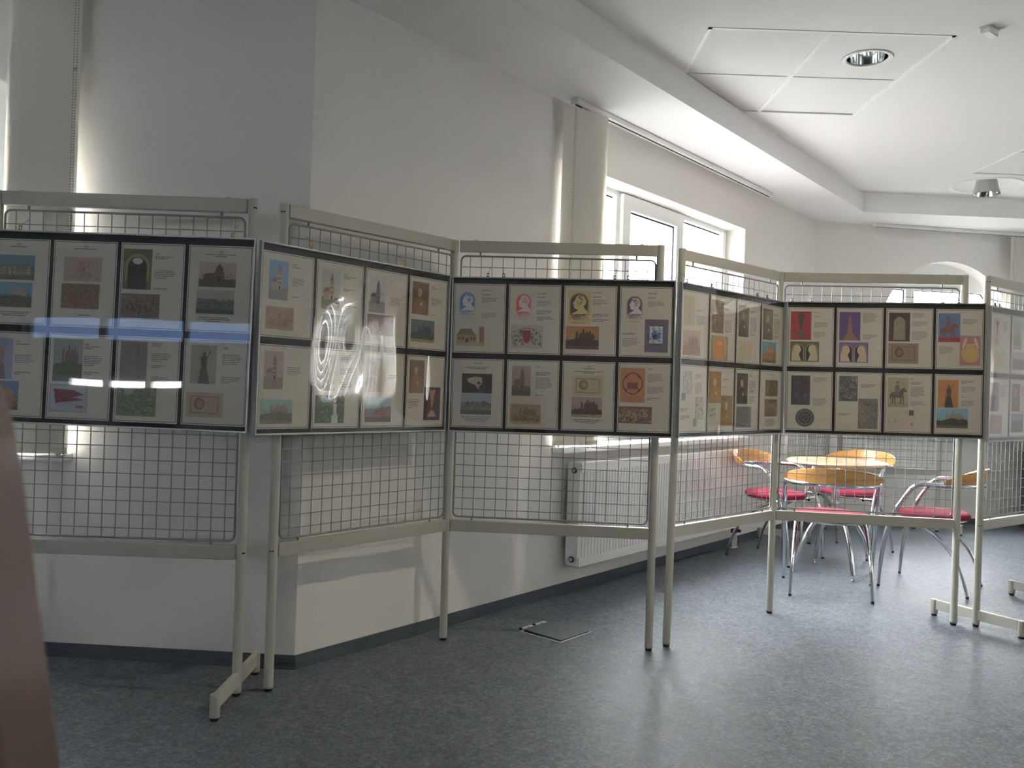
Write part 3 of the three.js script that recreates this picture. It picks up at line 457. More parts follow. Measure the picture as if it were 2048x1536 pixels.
    grain(g, w * 0.08, h * 0.16, w * 0.8, h * 0.72, 190, [sky, horse, mixc(horse, land, 0.5)], 10, 0.3);
  },
  disc(g, w, h) { g.fillStyle = lift([36, 36, 36]); g.beginPath(); g.arc(w / 2, h / 2, w * 0.49, 0, 7); g.fill(); g.strokeStyle = lift([128, 126, 120]); g.lineWidth = 3; for (const r of [0.45, 0.36, 0.2]) { g.beginPath(); g.arc(w / 2, h / 2, w * r, 0, 7); g.stroke(); } for (let i = 0; i < 12; i++) { const a = i / 12 * 6.283; g.beginPath(); g.arc(w / 2 + Math.cos(a) * w * 0.31, h / 2 + Math.sin(a) * w * 0.31, w * 0.06, a - 1.6, a + 1.6); g.stroke(); } grain(g, w * 0.36, h * 0.36, w * 0.28, h * 0.28, 40, [[128, 126, 120], [30, 30, 30]], 9, 0.8); },
  tablet(g, w, h, [bg, stone]) { g.fillStyle = lift(bg); g.fillRect(0, 0, w, h); g.fillStyle = lift(stone); g.beginPath(); g.moveTo(w * 0.22, h * 0.95); g.lineTo(w * 0.24, h * 0.3); g.quadraticCurveTo(w * 0.5, h * -0.02, w * 0.78, h * 0.3); g.lineTo(w * 0.78, h * 0.95); g.fill(); grain(g, w * 0.24, h * 0.16, w * 0.54, h * 0.78, 190, [stone, mixc(stone, bg, 0.6), mixc(stone, [160, 150, 120], 0.5)], 9, 0.5); },
};
// lines of small print, too small to read in the photograph: words as short dashes
function smallPrint(g, x, y, w, lines, size, ink, center) {
  g.fillStyle = lift(ink, 1);
  for (let i = 0; i < lines; i++) {
    const lw = w * (i === lines - 1 ? rr(0.35, 0.7) : rr(0.78, 1)); let p = center ? x + (w - lw) / 2 : x; const end = p + lw;
    while (p < end) { const l = Math.min(end - p, rr(0.05, 0.19) * Math.max(w, 140)); g.fillRect(p, y + i * size * 1.5, l, size * 0.55); p += l + size * 0.5; }
  }
}
function heading(g, x, y, text, size, center, bold = true) { g.fillStyle = lift([44, 42, 44], 1); g.font = `${bold ? 'bold ' : ''}${size}px serif`; g.textAlign = center ? 'center' : 'left'; g.fillText(text, x, y); g.textAlign = 'left'; }
const GREY = [96, 94, 96], INK = [58, 56, 60];
// each sheet: pictures [painter, x, y, w, h, colours] as shares of the sheet, then blocks of writing [x, y, w, lines, heading, centred]
const SEP = [120, 102, 82], DK = [42, 38, 36];
const BOARDS = {
  1: [
    [[['town', .2, .19, .57, .29, [[70, 98, 116], [128, 118, 96], [100, 68, 52], [74, 76, 58]]], ['castle', .18, .51, .57, .29, [[74, 112, 136], [124, 110, 96], [66, 72, 60], [80, 66, 56]]]], [[.2, .05, .6, 2, '1452', 1], [.2, .85, .55, 3, '', 1]]],
    [[['sketch', .17, .19, .60, .28, [[134, 114, 96], [86, 48, 36]]], ['battle', .15, .5, .60, .29, [[88, 72, 52], [112, 60, 44], [104, 84, 54], [58, 44, 34], [130, 96, 60]]]], [[.2, .05, .6, 2, '1456', 1], [.3, .86, .46, 1, '', 1]]],
    [[['archway', .04, .07, .45, .47, [[74, 70, 44], [36, 28, 30], [148, 140, 128]]], ['battle', .03, .59, .61, .28, [[84, 72, 64], [60, 48, 42], [112, 98, 86], [70, 52, 46], [96, 80, 66]]]], [[.53, .11, .32, 3, '1467'], [.53, .31, .33, 5, ''], [.53, .52, .34, 1, '']]],
    [[['church', .17, .19, .58, .29, [[136, 118, 100], [72, 58, 52], [60, 48, 44], [64, 54, 48]]], ['town', .15, .51, .59, .28, [[130, 122, 108], [84, 90, 84], [70, 76, 72], [54, 60, 56]]]], [[.25, .06, .5, 3, '1480', 1], [.15, .83, .56, 3, '', 1]]],
    [[['figure', .1, .08, .4, .48, [[104, 112, 140], [120, 92, 84], [86, 78, 92]]], ['castle', .04, .58, .58, .34, [[72, 96, 134], [140, 100, 64], [128, 88, 58], [74, 62, 58]]]], [[.53, .1, .33, 2, '1485'], [.53, .27, .32, 5, ''], [.53, .47, .28, 2, '']]],
    [[['castle', .08, .06, .46, .50, [[110, 112, 112], [90, 70, 66], [62, 74, 52], [76, 84, 88]]], ['flags', .04, .59, .61, .33, []]], [[.56, .1, .3, 3, '1486'], [.56, .25, .3, 6, ''], [.56, .44, .3, 2, '']]],
    [[['sketch', .07, .06, .42, .49, [[92, 86, 92], [122, 112, 108]]], ['garden', .04, .59, .62, .34, [[104, 112, 116], [78, 90, 62], null]]], [[.56, .06, .25, 2, 'Budapest'], [.56, .19, .32, 5, ''], [.56, .33, .26, 2, ''], [.56, .46, .3, 3, '']]],
    [[['figure', .11, .07, .40, .45, [[122, 110, 92], [62, 56, 54], [70, 62, 58]]], ['note', .07, .62, .57, .29, [[136, 116, 92], [84, 64, 48]]]], [[.6, .08, .1, 1, '1486'], [.6, .17, .34, 6, ''], [.6, .43, .32, 4, '']]],
  ],
  2: [
    [[['church', .14, .1, .36, .46, [[84, 116, 150], [140, 122, 106], [86, 84, 94], [96, 98, 98]]], ['battle', .1, .64, .53, .27, [[126, 100, 86], [112, 84, 70], [138, 114, 98], [104, 78, 66]]]], [[.58, .11, .28, 2, '1471'], [.58, .28, .27, 5, ''], [.58, .5, .25, 1, '']]],
    [[['church', .11, .11, .38, .49, [[128, 136, 128], [134, 112, 92], [104, 60, 46], [78, 84, 70]]], ['town', .12, .66, .55, .27, [[104, 104, 112], [118, 116, 120], [92, 92, 100], [96, 96, 102]]]], [[.57, .12, .28, 3, '1473'], [.57, .32, .26, 2, ''], [.57, .53, .3, 2, '']]],
    [[['church', .08, .1, .38, .47, [[140, 140, 142], [74, 74, 84], [52, 50, 58], [96, 96, 104]]], ['battle', .06, .59, .62, .27, [[78, 46, 46], [66, 38, 40], [92, 58, 52], [54, 34, 36]]]], [[.56, .12, .24, 1, '1475'], [.58, .34, .26, 6, '']]],
    [[['portrait', .07, .07, .43, .45, [[82, 60, 40], [104, 70, 40], [150, 116, 76]]], ['castle', .06, .59, .62, .31, [[66, 76, 84], [48, 52, 54], [44, 50, 46], [124, 104, 58]]]], [[.58, .09, .28, 2, '1477'], [.58, .27, .28, 5, ''], [.58, .5, .27, 1, '']]],
    [[['church', .11, .08, .36, .45, [[128, 116, 104], [112, 100, 90], [92, 82, 76], [104, 92, 84]]], ['castle', .07, .65, .6, .29, [[98, 128, 126], [112, 86, 76], [62, 68, 54], [98, 90, 80]]]], [[.55, .26, .3, 5, '']]],
    [[['figure', .07, .08, .38, .45, [[124, 110, 92], [56, 52, 48], [82, 76, 68]]], ['garden', .06, .59, .62, .35, [[84, 134, 152], [44, 64, 44], [142, 152, 146]]]], [[.56, .1, .28, 3, ''], [.56, .24, .32, 4, ''], [.56, .42, .3, 5, '']]],
    [[['sketch', .09, .08, .36, .45, [[128, 120, 116], [70, 62, 72]]], ['town', .08, .60, .62, .33, [[98, 134, 150], [116, 78, 66], [88, 52, 48], [74, 58, 66]]]], [[.6, .3, .24, 3, '']]],
    [[['portrait', .07, .07, .38, .46, [[92, 74, 60], [118, 84, 58], [140, 112, 84]]], ['column', .47, .44, .44, .47, [[56, 44, 56], [138, 82, 60], [140, 92, 84]]]], [[.06, .62, .3, 6, '']]],
  ],
  3: [
    [[['profile', .07, .09, .38, .43, [[52, 92, 150]]], ['house', .065, .61, .55, .29, []]], [[.54, .08, .14, 1, '1443-1490'], [.54, .14, .2, 1, 'Hunyadi'], [.54, .2, .34, 4, ''], [.54, .42, .32, 4, '']]],
    [[['profile', .10, .10, .37, .42, [[178, 60, 54]]], ['crest', .045, .58, .63, .34, []]], [[.54, .11, .14, 1, '1458-1490'], [.54, .16, .2, 1, 'Hunyadi'], [.54, .23, .32, 4, ''], [.54, .37, .3, 3, ''], [.54, .46, .34, 3, '']]],
    [[['profile', .06, .07, .45, .49, [[46, 42, 46], [168, 148, 88]]], ['castle', .045, .58, .63, .33, [[140, 90, 46], [62, 44, 32], [52, 38, 32], [72, 50, 34]]]], [[.54, .08, .14, 1, '1458-1490'], [.54, .14, .2, 1, 'Hunyadi'], [.54, .2, .3, 4, ''], [.54, .4, .36, 3, ''], [.54, .48, .34, 2, '']]],
    [[['profile', .09, .10, .37, .42, [[76, 46, 60]]], ['glass', .475, .46, .445, .47, []]], [[.52, .08, .14, 1, '1458-1490'], [.52, .14, .2, 1, 'Hunyadi'], [.52, .21, .34, 4, ''], [.06, .66, .3, 2, ''], [.06, .74, .32, 6, '']]],
    [[['skull', .2, .215, .58, .285, []], ['town', .185, .51, .59, .30, [[112, 118, 128], [110, 98, 92], [74, 66, 64], [62, 66, 56]]]], [[.28, .05, .44, 1, '1471-1480', 1], [.2, .12, .58, 2, '', 1], [.2, .84, .58, 4, '', 1]]],
    [[['church', .10, .085, .36, .435, [[122, 110, 90], [92, 80, 66], [78, 68, 58], [80, 70, 58]]], ['castle', .08, .64, .585, .29, [[124, 108, 82], [98, 84, 64], [110, 92, 66], [140, 122, 88]]]], [[.55, .08, .12, 1, '1490'], [.55, .17, .3, 3, ''], [.55, .25, .32, 8, ''], [.55, .5, .34, 1, '']]],
    [[['note', .195, .20, .59, .30, [[146, 132, 94], [74, 66, 50]]], ['castle', .19, .515, .58, .29, [[128, 106, 94], [66, 52, 42], [58, 50, 38], [132, 112, 76]]]], [[.3, .06, .4, 2, '1485', 1], [.22, .14, .56, 2, '', 1], [.2, .84, .58, 3, '', 1]]],
    [[['thorns', .04, .075, .47, .50, []], ['battle', .02, .63, .63, .245, [[84, 60, 44], [128, 102, 70], [54, 38, 32], [150, 136, 112], [110, 64, 50]]]], [[.55, .07, .1, 1, '1490'], [.55, .16, .32, 6, ''], [.55, .34, .33, 5, ''], [.55, .5, .24, 2, '']]],
  ],
  4: [
    [[['sketch', .09, .08, .4, .43, [[140, 132, 108], [104, 92, 78]]], ['castle', .1, .58, .62, .36, [[142, 120, 100], [112, 92, 76], [124, 98, 74], [120, 100, 78]]]], [[.56, .12, .1, 1, ''], [.56, .27, .26, 1, ''], [.56, .35, .3, 7, '']]],
    [[['battle', .06, .07, .46, .5, [[92, 70, 54], [118, 96, 76], [74, 54, 44], [140, 118, 96]]], ['archway', .06, .61, .66, .37, [[112, 104, 88], [160, 96, 44], [176, 118, 66]]]], [[.57, .1, .1, 1, ''], [.57, .18, .2, 2, ''], [.57, .36, .32, 8, ''], [.57, .52, .3, 2, '']]],
    [[['portrait', .06, .08, .44, .5, [[86, 82, 68], [58, 56, 48], [112, 108, 88]]], ['sketch', .1, .63, .54, .34, [[148, 136, 110], [128, 104, 66]]]], [[.55, .15, .3, 2, ''], [.55, .26, .3, 12, ''], [.55, .52, .28, 2, '']]],
    [[['portrait', .06, .07, .45, .51, [[84, 80, 58], [70, 64, 50], [128, 120, 96]]], ['castle', .06, .61, .62, .35, [[72, 116, 142], [146, 100, 46], [128, 84, 44], [84, 62, 40]]]], [[.56, .14, .28, 2, ''], [.56, .22, .3, 12, ''], [.56, .5, .26, 3, '']]],
    [[['etching', .15, .1, .30, .32, [[146, 142, 136], [66, 64, 66]]], ['etching', .6, .48, .29, .32, [[140, 138, 122], [44, 44, 42]]], ['etching', .1, .42, .13, .11, [[128, 126, 118], [86, 84, 82]]], ['etching', .53, .79, .13, .12, [[128, 126, 116], [90, 88, 84]]]], [[.58, .13, .24, 4, ''], [.58, .26, .26, 8, ''], [.08, .64, .28, 3, ''], [.08, .75, .34, 3, '']]],
    [[['portrait', .03, .075, .46, .48, [[126, 92, 42], [138, 98, 46], [160, 132, 66]]], ['portrait', .5, .44, .46, .47, [[112, 88, 48], [124, 88, 46], [158, 138, 60]]]], [[.56, .18, .24, 2, ''], [.56, .3, .3, 1, ''], [.08, .65, .26, 2, ''], [.08, .73, .3, 2, '']]],
    [[['portrait', .06, .075, .46, .49, [[48, 46, 40], [38, 34, 34], [140, 112, 70]]], ['etching', .07, .61, .62, .33, [[86, 90, 86], [48, 50, 50]]]], [[.58, .09, .2, 2, ''], [.58, .2, .3, 6, ''], [.58, .34, .26, 3, ''], [.58, .44, .3, 6, '']]],
    [[['battle', .23, .16, .58, .27, [[72, 60, 40], [92, 72, 44], [54, 44, 32], [120, 88, 46]]], ['battle', .22, .48, .58, .29, [[92, 66, 48], [112, 82, 60], [70, 50, 42], [100, 76, 58]]]], [[.35, .07, .34, 1, '', 1], [.22, .82, .54, 6, '', 1]]],
  ],
  5: [
    [[['column', .06, .07, .45, .48, [[134, 28, 32], [62, 48, 44], [62, 66, 78]]], ['busts', .06, .58, .63, .34, [[58, 66, 42], [150, 136, 100]]]], [[.57, .08, .1, 1, ''], [.57, .15, .22, 1, ''], [.57, .25, .32, 5, ''], [.57, .42, .28, 5, '']]],
    [[['steeple', .06, .07, .45, .48, [[66, 48, 106], [116, 76, 56]]], ['busts', .06, .58, .63, .34, [[84, 62, 118], [156, 132, 104]]]], [[.57, .09, .3, 8, ''], [.57, .45, .32, 4, '']]],
    [[['tablet', .06, .07, .45, .48, [[52, 36, 38], [108, 98, 78]]], ['note', .06, .58, .64, .34, [[112, 92, 68], [56, 36, 34]]]], [[.56, .08, .3, 4, ''], [.56, .22, .34, 4, ''], [.56, .38, .34, 7, '']]],
    [[['rider', .05, .07, .46, .48, [[66, 88, 134], [132, 32, 40], [96, 52, 46]]], ['coin', .51, .44, .44, .49, []]], [[.56, .17, .36, 4, ''], [.08, .63, .3, 6, '']]],
    [[['relief', .1, .07, .41, .5, [[42, 38, 44], [92, 86, 90], [30, 28, 32], [66, 58, 62]]], ['disc', .2, .63, .42, .315, []]], [[.58, .1, .32, 4, ''], [.58, .46, .32, 6, '']]],
    [[['relief', .08, .06, .40, .43, [[60, 58, 60], [120, 116, 112], [38, 36, 38], [140, 134, 124]]], ['relief', .5, .44, .42, .51, [[86, 82, 72], [128, 122, 104], [44, 42, 42], [104, 98, 84]]]], [[.55, .2, .32, 3, ''], [.08, .7, .28, 2, '']]],
    [[['rider', .07, .07, .44, .5, [[132, 124, 90], [120, 112, 82], [70, 62, 56]]], ['stationery', .07, .6, .6, .34, []]], [[.55, .09, .1, 1, ''], [.55, .15, .3, 2, ''], [.55, .23, .32, 8, ''], [.55, .47, .32, 4, '']]],
    [[['figure', .07, .095, .43, .46, [[158, 88, 32], [66, 58, 44], [44, 36, 30]]], ['castle', .05, .57, .66, .33, [[86, 134, 160], [118, 98, 80], [44, 42, 30], [74, 72, 52]]]], [[.56, .1, .28, 3, ''], [.56, .2, .3, 5, ''], [.56, .37, .18, 1, ''], [.56, .44, .3, 5, '']]],
  ],
  6: [
    [[['column', .18, .1, .34, .46, [[152, 132, 112], [116, 70, 66], [126, 108, 104]]], ['note', .3, .62, .5, .3, [[148, 134, 110], [128, 108, 70]]]], [[.6, .13, .28, 9, '']]],
    [[['castle', .08, .1, .42, .48, [[112, 132, 120], [120, 104, 88], [96, 98, 76], [116, 104, 92]]], ['town', .08, .62, .6, .3, [[128, 120, 112], [112, 92, 84], [96, 70, 64], [90, 82, 76]]]], [[.57, .12, .3, 8, '']]],
    [[['church', .08, .08, .42, .48, [[120, 124, 130], [120, 108, 96], [92, 70, 62], [86, 88, 76]]], ['town', .08, .62, .6, .3, [[124, 126, 128], [118, 104, 92], [96, 72, 62], [82, 82, 72]]]], [[.57, .12, .3, 8, '']]],
    [[['figure', .08, .08, .42, .48, [[128, 116, 98], [66, 60, 56], [84, 76, 68]]], ['castle', .08, .62, .6, .3, [[104, 126, 138], [116, 98, 84], [72, 76, 62], [86, 80, 70]]]], [[.57, .12, .3, 8, '']]],
    [[['portrait', .1, .08, .42, .48, [[112, 92, 104], [98, 80, 92], [134, 112, 118]]], ['battle', .12, .62, .56, .32, [[122, 100, 88], [132, 104, 86], [106, 84, 76]]]], [[.57, .12, .3, 10, '']]],
    [[['portrait', .08, .08, .42, .48, [[96, 70, 66], [84, 60, 58], [142, 120, 100]]], ['town', .08, .6, .62, .32, [[98, 96, 108], [84, 80, 92], [70, 64, 76], [74, 72, 80]]]], [[.57, .12, .3, 8, '']]],
    [[['relief', .08, .08, .42, .48, [[70, 66, 66], [112, 106, 100], [44, 42, 44]]], ['town', .08, .62, .6, .3, [[124, 126, 128], [118, 104, 92], [96, 72, 62], [82, 82, 72]]]], [[.57, .12, .3, 8, '']]],
    [[['church', .08, .08, .42, .48, [[108, 124, 140], [120, 108, 96], [92, 70, 62], [86, 88, 76]]], ['castle', .08, .62, .6, .3, [[104, 126, 138], [116, 98, 84], [72, 76, 62], [86, 80, 70]]]], [[.57, .12, .3, 8, '']]],
  ],
};
function paintBoard(specs) {
  const cv = document.createElement('canvas'); cv.width = CW; cv.height = CH; const g = cv.getContext('2d'), cards = [];
  g.fillStyle = '#151318'; g.fillRect(0, 0, CW, CH);
  specs.forEach(([pics, texts], i) => {
    const row = i >> 2, col = i & 3, w = SHEET.w * CW, h = SHEET.h[row] * CW, x = (SHEET.x(col) + 0.5) * CW, y = (0.35 - SHEET.top[row]) * CW;
    g.fillStyle = '#cfccc4'; g.fillRect(x - 2, y - 2, w + 4, h + 4);
    g.strokeStyle = '#3c3a3e'; g.lineWidth = 4.5; g.strokeRect(x + 9, y + 9, w - 18, h - 18);
    g.fillStyle = '#c2beb3'; g.fillRect(x + 12, y + 12, w - 24, h - 24);
    for (const [kind, px, py, pw, ph, colors] of pics) {
      g.save(); g.translate(x + px * w, y + py * h); g.beginPath(); g.rect(0, 0, pw * w, ph * h); g.clip(); P[kind](g, pw * w, ph * h, colors); g.restore(); g.globalAlpha = 1;
      cards.push([row, col, px, py, pw, ph, kind === 'disc' || (kind === 'profile' && !colors[1])]);
    }
    for (const [tx, ty, tw, lines, head, center] of texts) {
      let yy = y + ty * h; const xx = x + tx * w;
      if (head) { yy += 15; heading(g, center ? xx + tw * w / 2 : xx, yy, head, 17, center); yy += 10; }
      if (lines > (head ? 1 : 0)) smallPrint(g, xx, yy, tw * w, head ? lines - 1 : lines, 9, lines <= 3 ? INK : GREY, center);
    }
  });
  const t = new THREE.CanvasTexture(cv); t.colorSpace = THREE.SRGBColorSpace; return { t, cards };
}
// a thin sheet whose front shows its own piece of the printed board
function printed(x0, x1, y0, y1, z0, z1) {
  const g = span(x0, x1, y0, y1, z0, z1), p = g.attributes.position, uv = g.attributes.uv;
  for (let i = 0; i < p.count; i++) uv.setXY(i, p.getX(i) + 0.5, (p.getY(i) + 0.35) / 0.7);
  return g;
}
function hookGeometry(u, sway) {
  const top = 0.35, r = 0.0011, pts = [V(u, top + 0.012, -0.006), V(u + sway * 0.4, top + 0.024, -0.012), V(u + sway, top + 0.036, -0.030), V(u + sway * 1.4, top + 0.046, -0.041), V(u + sway * 0.8, top + 0.050, -0.048), V(u + sway * 0.2, top + 0.042, -0.0505)];
  return sweep(pts, r, 18, 6);
}
function framedBoard(n, label, pos, rot, hooks, warp) {
  const t = thing('framed_board', label, 'display board', pos); t.rotation.set(rad(rot[0]), rad(rot[1]), rad(rot[2]), 'YXZ');
  const { t: map, cards } = paintBoard(BOARDS[n]), paper = std('#ffffff', 0.8, { map }), e = 0.006, zb = -0.018;
  part('frame', [rspan(-0.5, -0.5 + e, -0.35, 0.35, zb, 0, 0.0012), rspan(0.5 - e, 0.5, -0.35, 0.35, zb, 0, 0.0012), rspan(-0.5 + e - 0.001, 0.5 - e + 0.001, 0.35 - e, 0.35, zb, 0, 0.0012), rspan(-0.5 + e - 0.001, 0.5 - e + 0.001, -0.35, -0.35 + e, zb, 0, 0.0012)], M.frame, t);
  part('backing_panel', span(-0.497, 0.497, -0.347, 0.347, -0.016, -0.0115), M.backing, t);
  for (let row = 0; row < 2; row++) for (let col = 0; col < 4; col++) {
    const x = SHEET.x(col), y = SHEET.top[row], w = SHEET.w, h = SHEET.h[row], s = part('exhibit_sheet', printed(x, x + w, y - h, y, -0.0115, -0.0107), paper, t);
    for (const [r, c, px, py, pw, ph, flat] of cards) if (r === row && c === col && !flat) part('picture_card', printed(x + px * w, x + (px + pw) * w, y - (py + ph) * h, y - py * h, -0.0107, -0.0103), paper, s);
  }
  const film = new THREE.PlaneGeometry(1 - e * 2, 0.7 - e * 2, 60, 42), p = film.attributes.position;
  for (let i = 0; i < p.count; i++) p.setZ(i, warp(p.getX(i) + 0.5, 0.35 - p.getY(i)));
  film.computeVertexNormals(); film.translate(0, 0, -0.005);
  part('cover_film', film, M.film, t);
  hooks.forEach((u, i) => { const h = part('hook', hookGeometry(u, [0.006, -0.004, 0.009, 0.002][i % 4]), M.wire, t); part('clip', [span(u - 0.0055, u + 0.0055, 0.349, 0.353, -0.010, 0.0005), span(u - 0.0055, u - 0.0032, 0.350, 0.366, -0.008, -0.005), span(u + 0.0032, u + 0.0055, 0.350, 0.366, -0.008, -0.005), span(u - 0.0055, u + 0.0055, 0.363, 0.367, -0.008, -0.005)], n === 2 || n === 1 ? M.brass : M.clip, h); });
  return t;
}
const bump = (x, y, cx, cy, sx, sy, h) => h * Math.exp(-(((x - cx) / sx) ** 2) - ((y - cy) / sy) ** 2);
const WARP = {
  1: (x, y) => 0.0006 * Math.sin(x * 7 + 1) * Math.sin(y * 4),
  2: (x, y) => bump(x, y, 0.24, 0.34, 0.07, 0.28, 0.006) + bump(x, y, 0.66, 0.36, 0.085, 0.26, 0.007) + bump(x, y, 0.47, 0.3, 0.06, 0.08, 0.002) + bump(x, y, 0.92, 0.4, 0.05, 0.2, 0.004) + 0.0016 * Math.sin(y * 14 + x * 9) * Math.sin(x * 12),
  3: (x, y) => 0.0005 * Math.sin(x * 6) * Math.sin(y * 5),
  4: (x, y) => 0.0014 * Math.sin(x * 8 + 0.6) * Math.sin(y * 7 + 0.4) + bump(x, y, 0.45, 0.12, 0.12, 0.05, 0.002),
  5: (x, y) => 0.0004 * Math.sin(x * 5) * Math.sin(y * 5),
  6: (x, y) => bump(x, y, 0.06, 0.36, 0.05, 0.26, 0.006) + 0.001 * Math.sin(x * 8) * Math.sin(y * 6),
};
framedBoard(1, 'framed board nearest the wooden chair, with pale window reflections across its sheets', [-1.438, 1.321, -3.124], [-1.3, -2.2, -0.42], [-0.369, 0.414], WARP[1]);
framedBoard(2, 'framed board with a badly buckled glossy film over church tower and statue pictures', [-0.600, 1.307, -3.495], [-0.1, 51.6, -0.37], [-0.273, 0.22], WARP[2]);
framedBoard(3, 'framed board with four arched profile heads in blue, red, black and purple', [0.216, 1.305, -3.874], [-0.4, -3.78, 0.41], [-0.339, -0.268, 0.2277, 0.288], WARP[3]);
framedBoard(4, 'framed board of pale sepia sketches, oval portraits and small etchings', [1.096, 1.309, -4.239], [-0.45, 46.08, 0.03], [-0.458, -0.239, 0.192, 0.297], WARP[4]);
framedBoard(5, 'framed board with paired busts, a gold coin and an orange soldier picture', [1.936, 1.317, -4.520], [-0.27, -6.54, 0.63], [-0.475, -0.374, 0.285, 0.363], WARP[5]);
framedBoard(6, 'framed board at the end of the row showing only its first faded sheets', [2.843, 1.312, -4.743], [-0.3, 37, 0.2], [-0.45, -0.40, 0.2], WARP[6]);

// ---------------------------------------------------------------- radiator under the wide window
{
  const t = thing('radiator', 'white ribbed panel radiator under the wide window', 'radiator', [K[0], 0, K[1]], aMid);
  const x0 = 1.825, x1 = 4.045, y0 = 0.165, y1 = 0.748, zf = 0.118, zb = 0.036, ribs = [], n = 66, step = (x1 - x0 - 0.05) / n;
  for (const [z, s] of [[zf, 1], [zb + 0.008, -1]]) {
    const shape = new THREE.Shape(); shape.moveTo(x0 + 0.004, -0.006);
    for (let i = 0; i < n; i++) { const a = x0 + 0.025 + i * step; shape.lineTo(a + step * 0.10, -0.001); shape.lineTo(a + step * 0.18, 0.0055); shape.lineTo(a + step * 0.82, 0.0055); shape.lineTo(a + step * 0.90, -0.001); }
    shape.lineTo(x1 - 0.004, -0.001); shape.lineTo(x1 - 0.004, -0.006); shape.closePath();
    ribs.push(new THREE.ExtrudeGeometry(shape, { depth: y1 - y0 - 0.10, bevelEnabled: false }).rotateX(s * Math.PI / 2).translate(0, s > 0 ? y1 - 0.05 : y0 + 0.05, z));
    ribs.push(rspan(x0 + 0.004, x1 - 0.004, y1 - 0.052, y1 - 0.006, z - 0.006, z + 0.004 * s + 0.002, 0.002), rspan(x0 + 0.004, x1 - 0.004, y0, y0 + 0.052, z - 0.006, z + 0.004 * s + 0.002, 0.002));
  }
  part('front_panel', ribs.slice(0, 3).map((g, i) => { if (!i) { const q = g.index ? g.toNonIndexed() : g; q.computeVertexNormals(); return q; } return g; }), M.radiator, t);
  part('back_panel', ribs.slice(3), M.radiator, t);
  part('convector', Array.from({ length: 22 }, (_, i) => span(x0 + 0.05 + i * 0.098, x0 + 0.052 + i * 0.098, y0 + 0.06, y1 - 0.06, zb + 0.016, zf - 0.008)), M.radDark, t);
  const grille = [rspan(x0, x1, y1 - 0.008, y1, zf - 0.026, zf + 0.006, 0.002), span(x0, x1, y1 - 0.004, y1, zb, zb + 0.01)];
  for (let x = x0 + 0.012; x < x1; x += 0.018) grille.push(span(x, x + 0.008, y1 - 0.004, y1 - 0.001, zb, zf));
  part('top_grille', grille, M.radiator, t);
  for (const x of [x0, x1]) part('side_cover', rspan(x - 0.004, x + 0.004, y0 + 0.004, y1 - 0.003, zb - 0.002, zf - 0.002, 0.0015), M.radiator, t);
  for (const y of [y1 - 0.045, y0 + 0.04]) { const p = part('valve_plug', [new THREE.CylinderGeometry(0.017, 0.017, 0.012, 20).rotateZ(Math.PI / 2).translate(x0 - 0.006, y, 0.080)], M.radDark, t); part('plug_cap', new THREE.CylinderGeometry(0.0095, 0.0095, 0.01, 6).rotateZ(Math.PI / 2).translate(x0 - 0.0145, y, 0.080), M.alu, p); }
  for (const x of [x0 + 0.3, x1 - 0.3]) part('wall_bracket', [span(x - 0.02, x + 0.02, y0 + 0.02, y1 - 0.05, 0.0, 0.006), span(x - 0.012, x + 0.012, y0 + 0.02, y0 + 0.05, 0.0, zb + 0.01), span(x - 0.012, x + 0.012, y1 - 0.1, y1 - 0.07, 0.0, zb + 0.01)], M.radiator, t);
  part('valve_block', [rspan(3.935, 4.005, 0.112, 0.150, 0.06, 0.095, 0.006), rod(V(3.945, 0.14, 0.078), V(3.945, 0.17, 0.078), 0.011, 12), rod(V(3.995, 0.14, 0.078), V(3.995, 0.17, 0.078), 0.011, 12), rod(V(3.97, 0.13, 0.10), V(3.97, 0.13, 0.125), 0.012, 12)], M.copper, t);
  for (const x of [3.947, 3.993]) { const p = part('pipe', rod(V(x, 0.0, 0.078), V(x, 0.118, 0.078), 0.0085, 14), M.headrail, t); part('floor_rosette', lathe([[0.0085, 0], [0.02, 0], [0.018, 0.006], [0.0085, 0.01]], 20, x, 0, 0.078), M.headrail, p); }
}

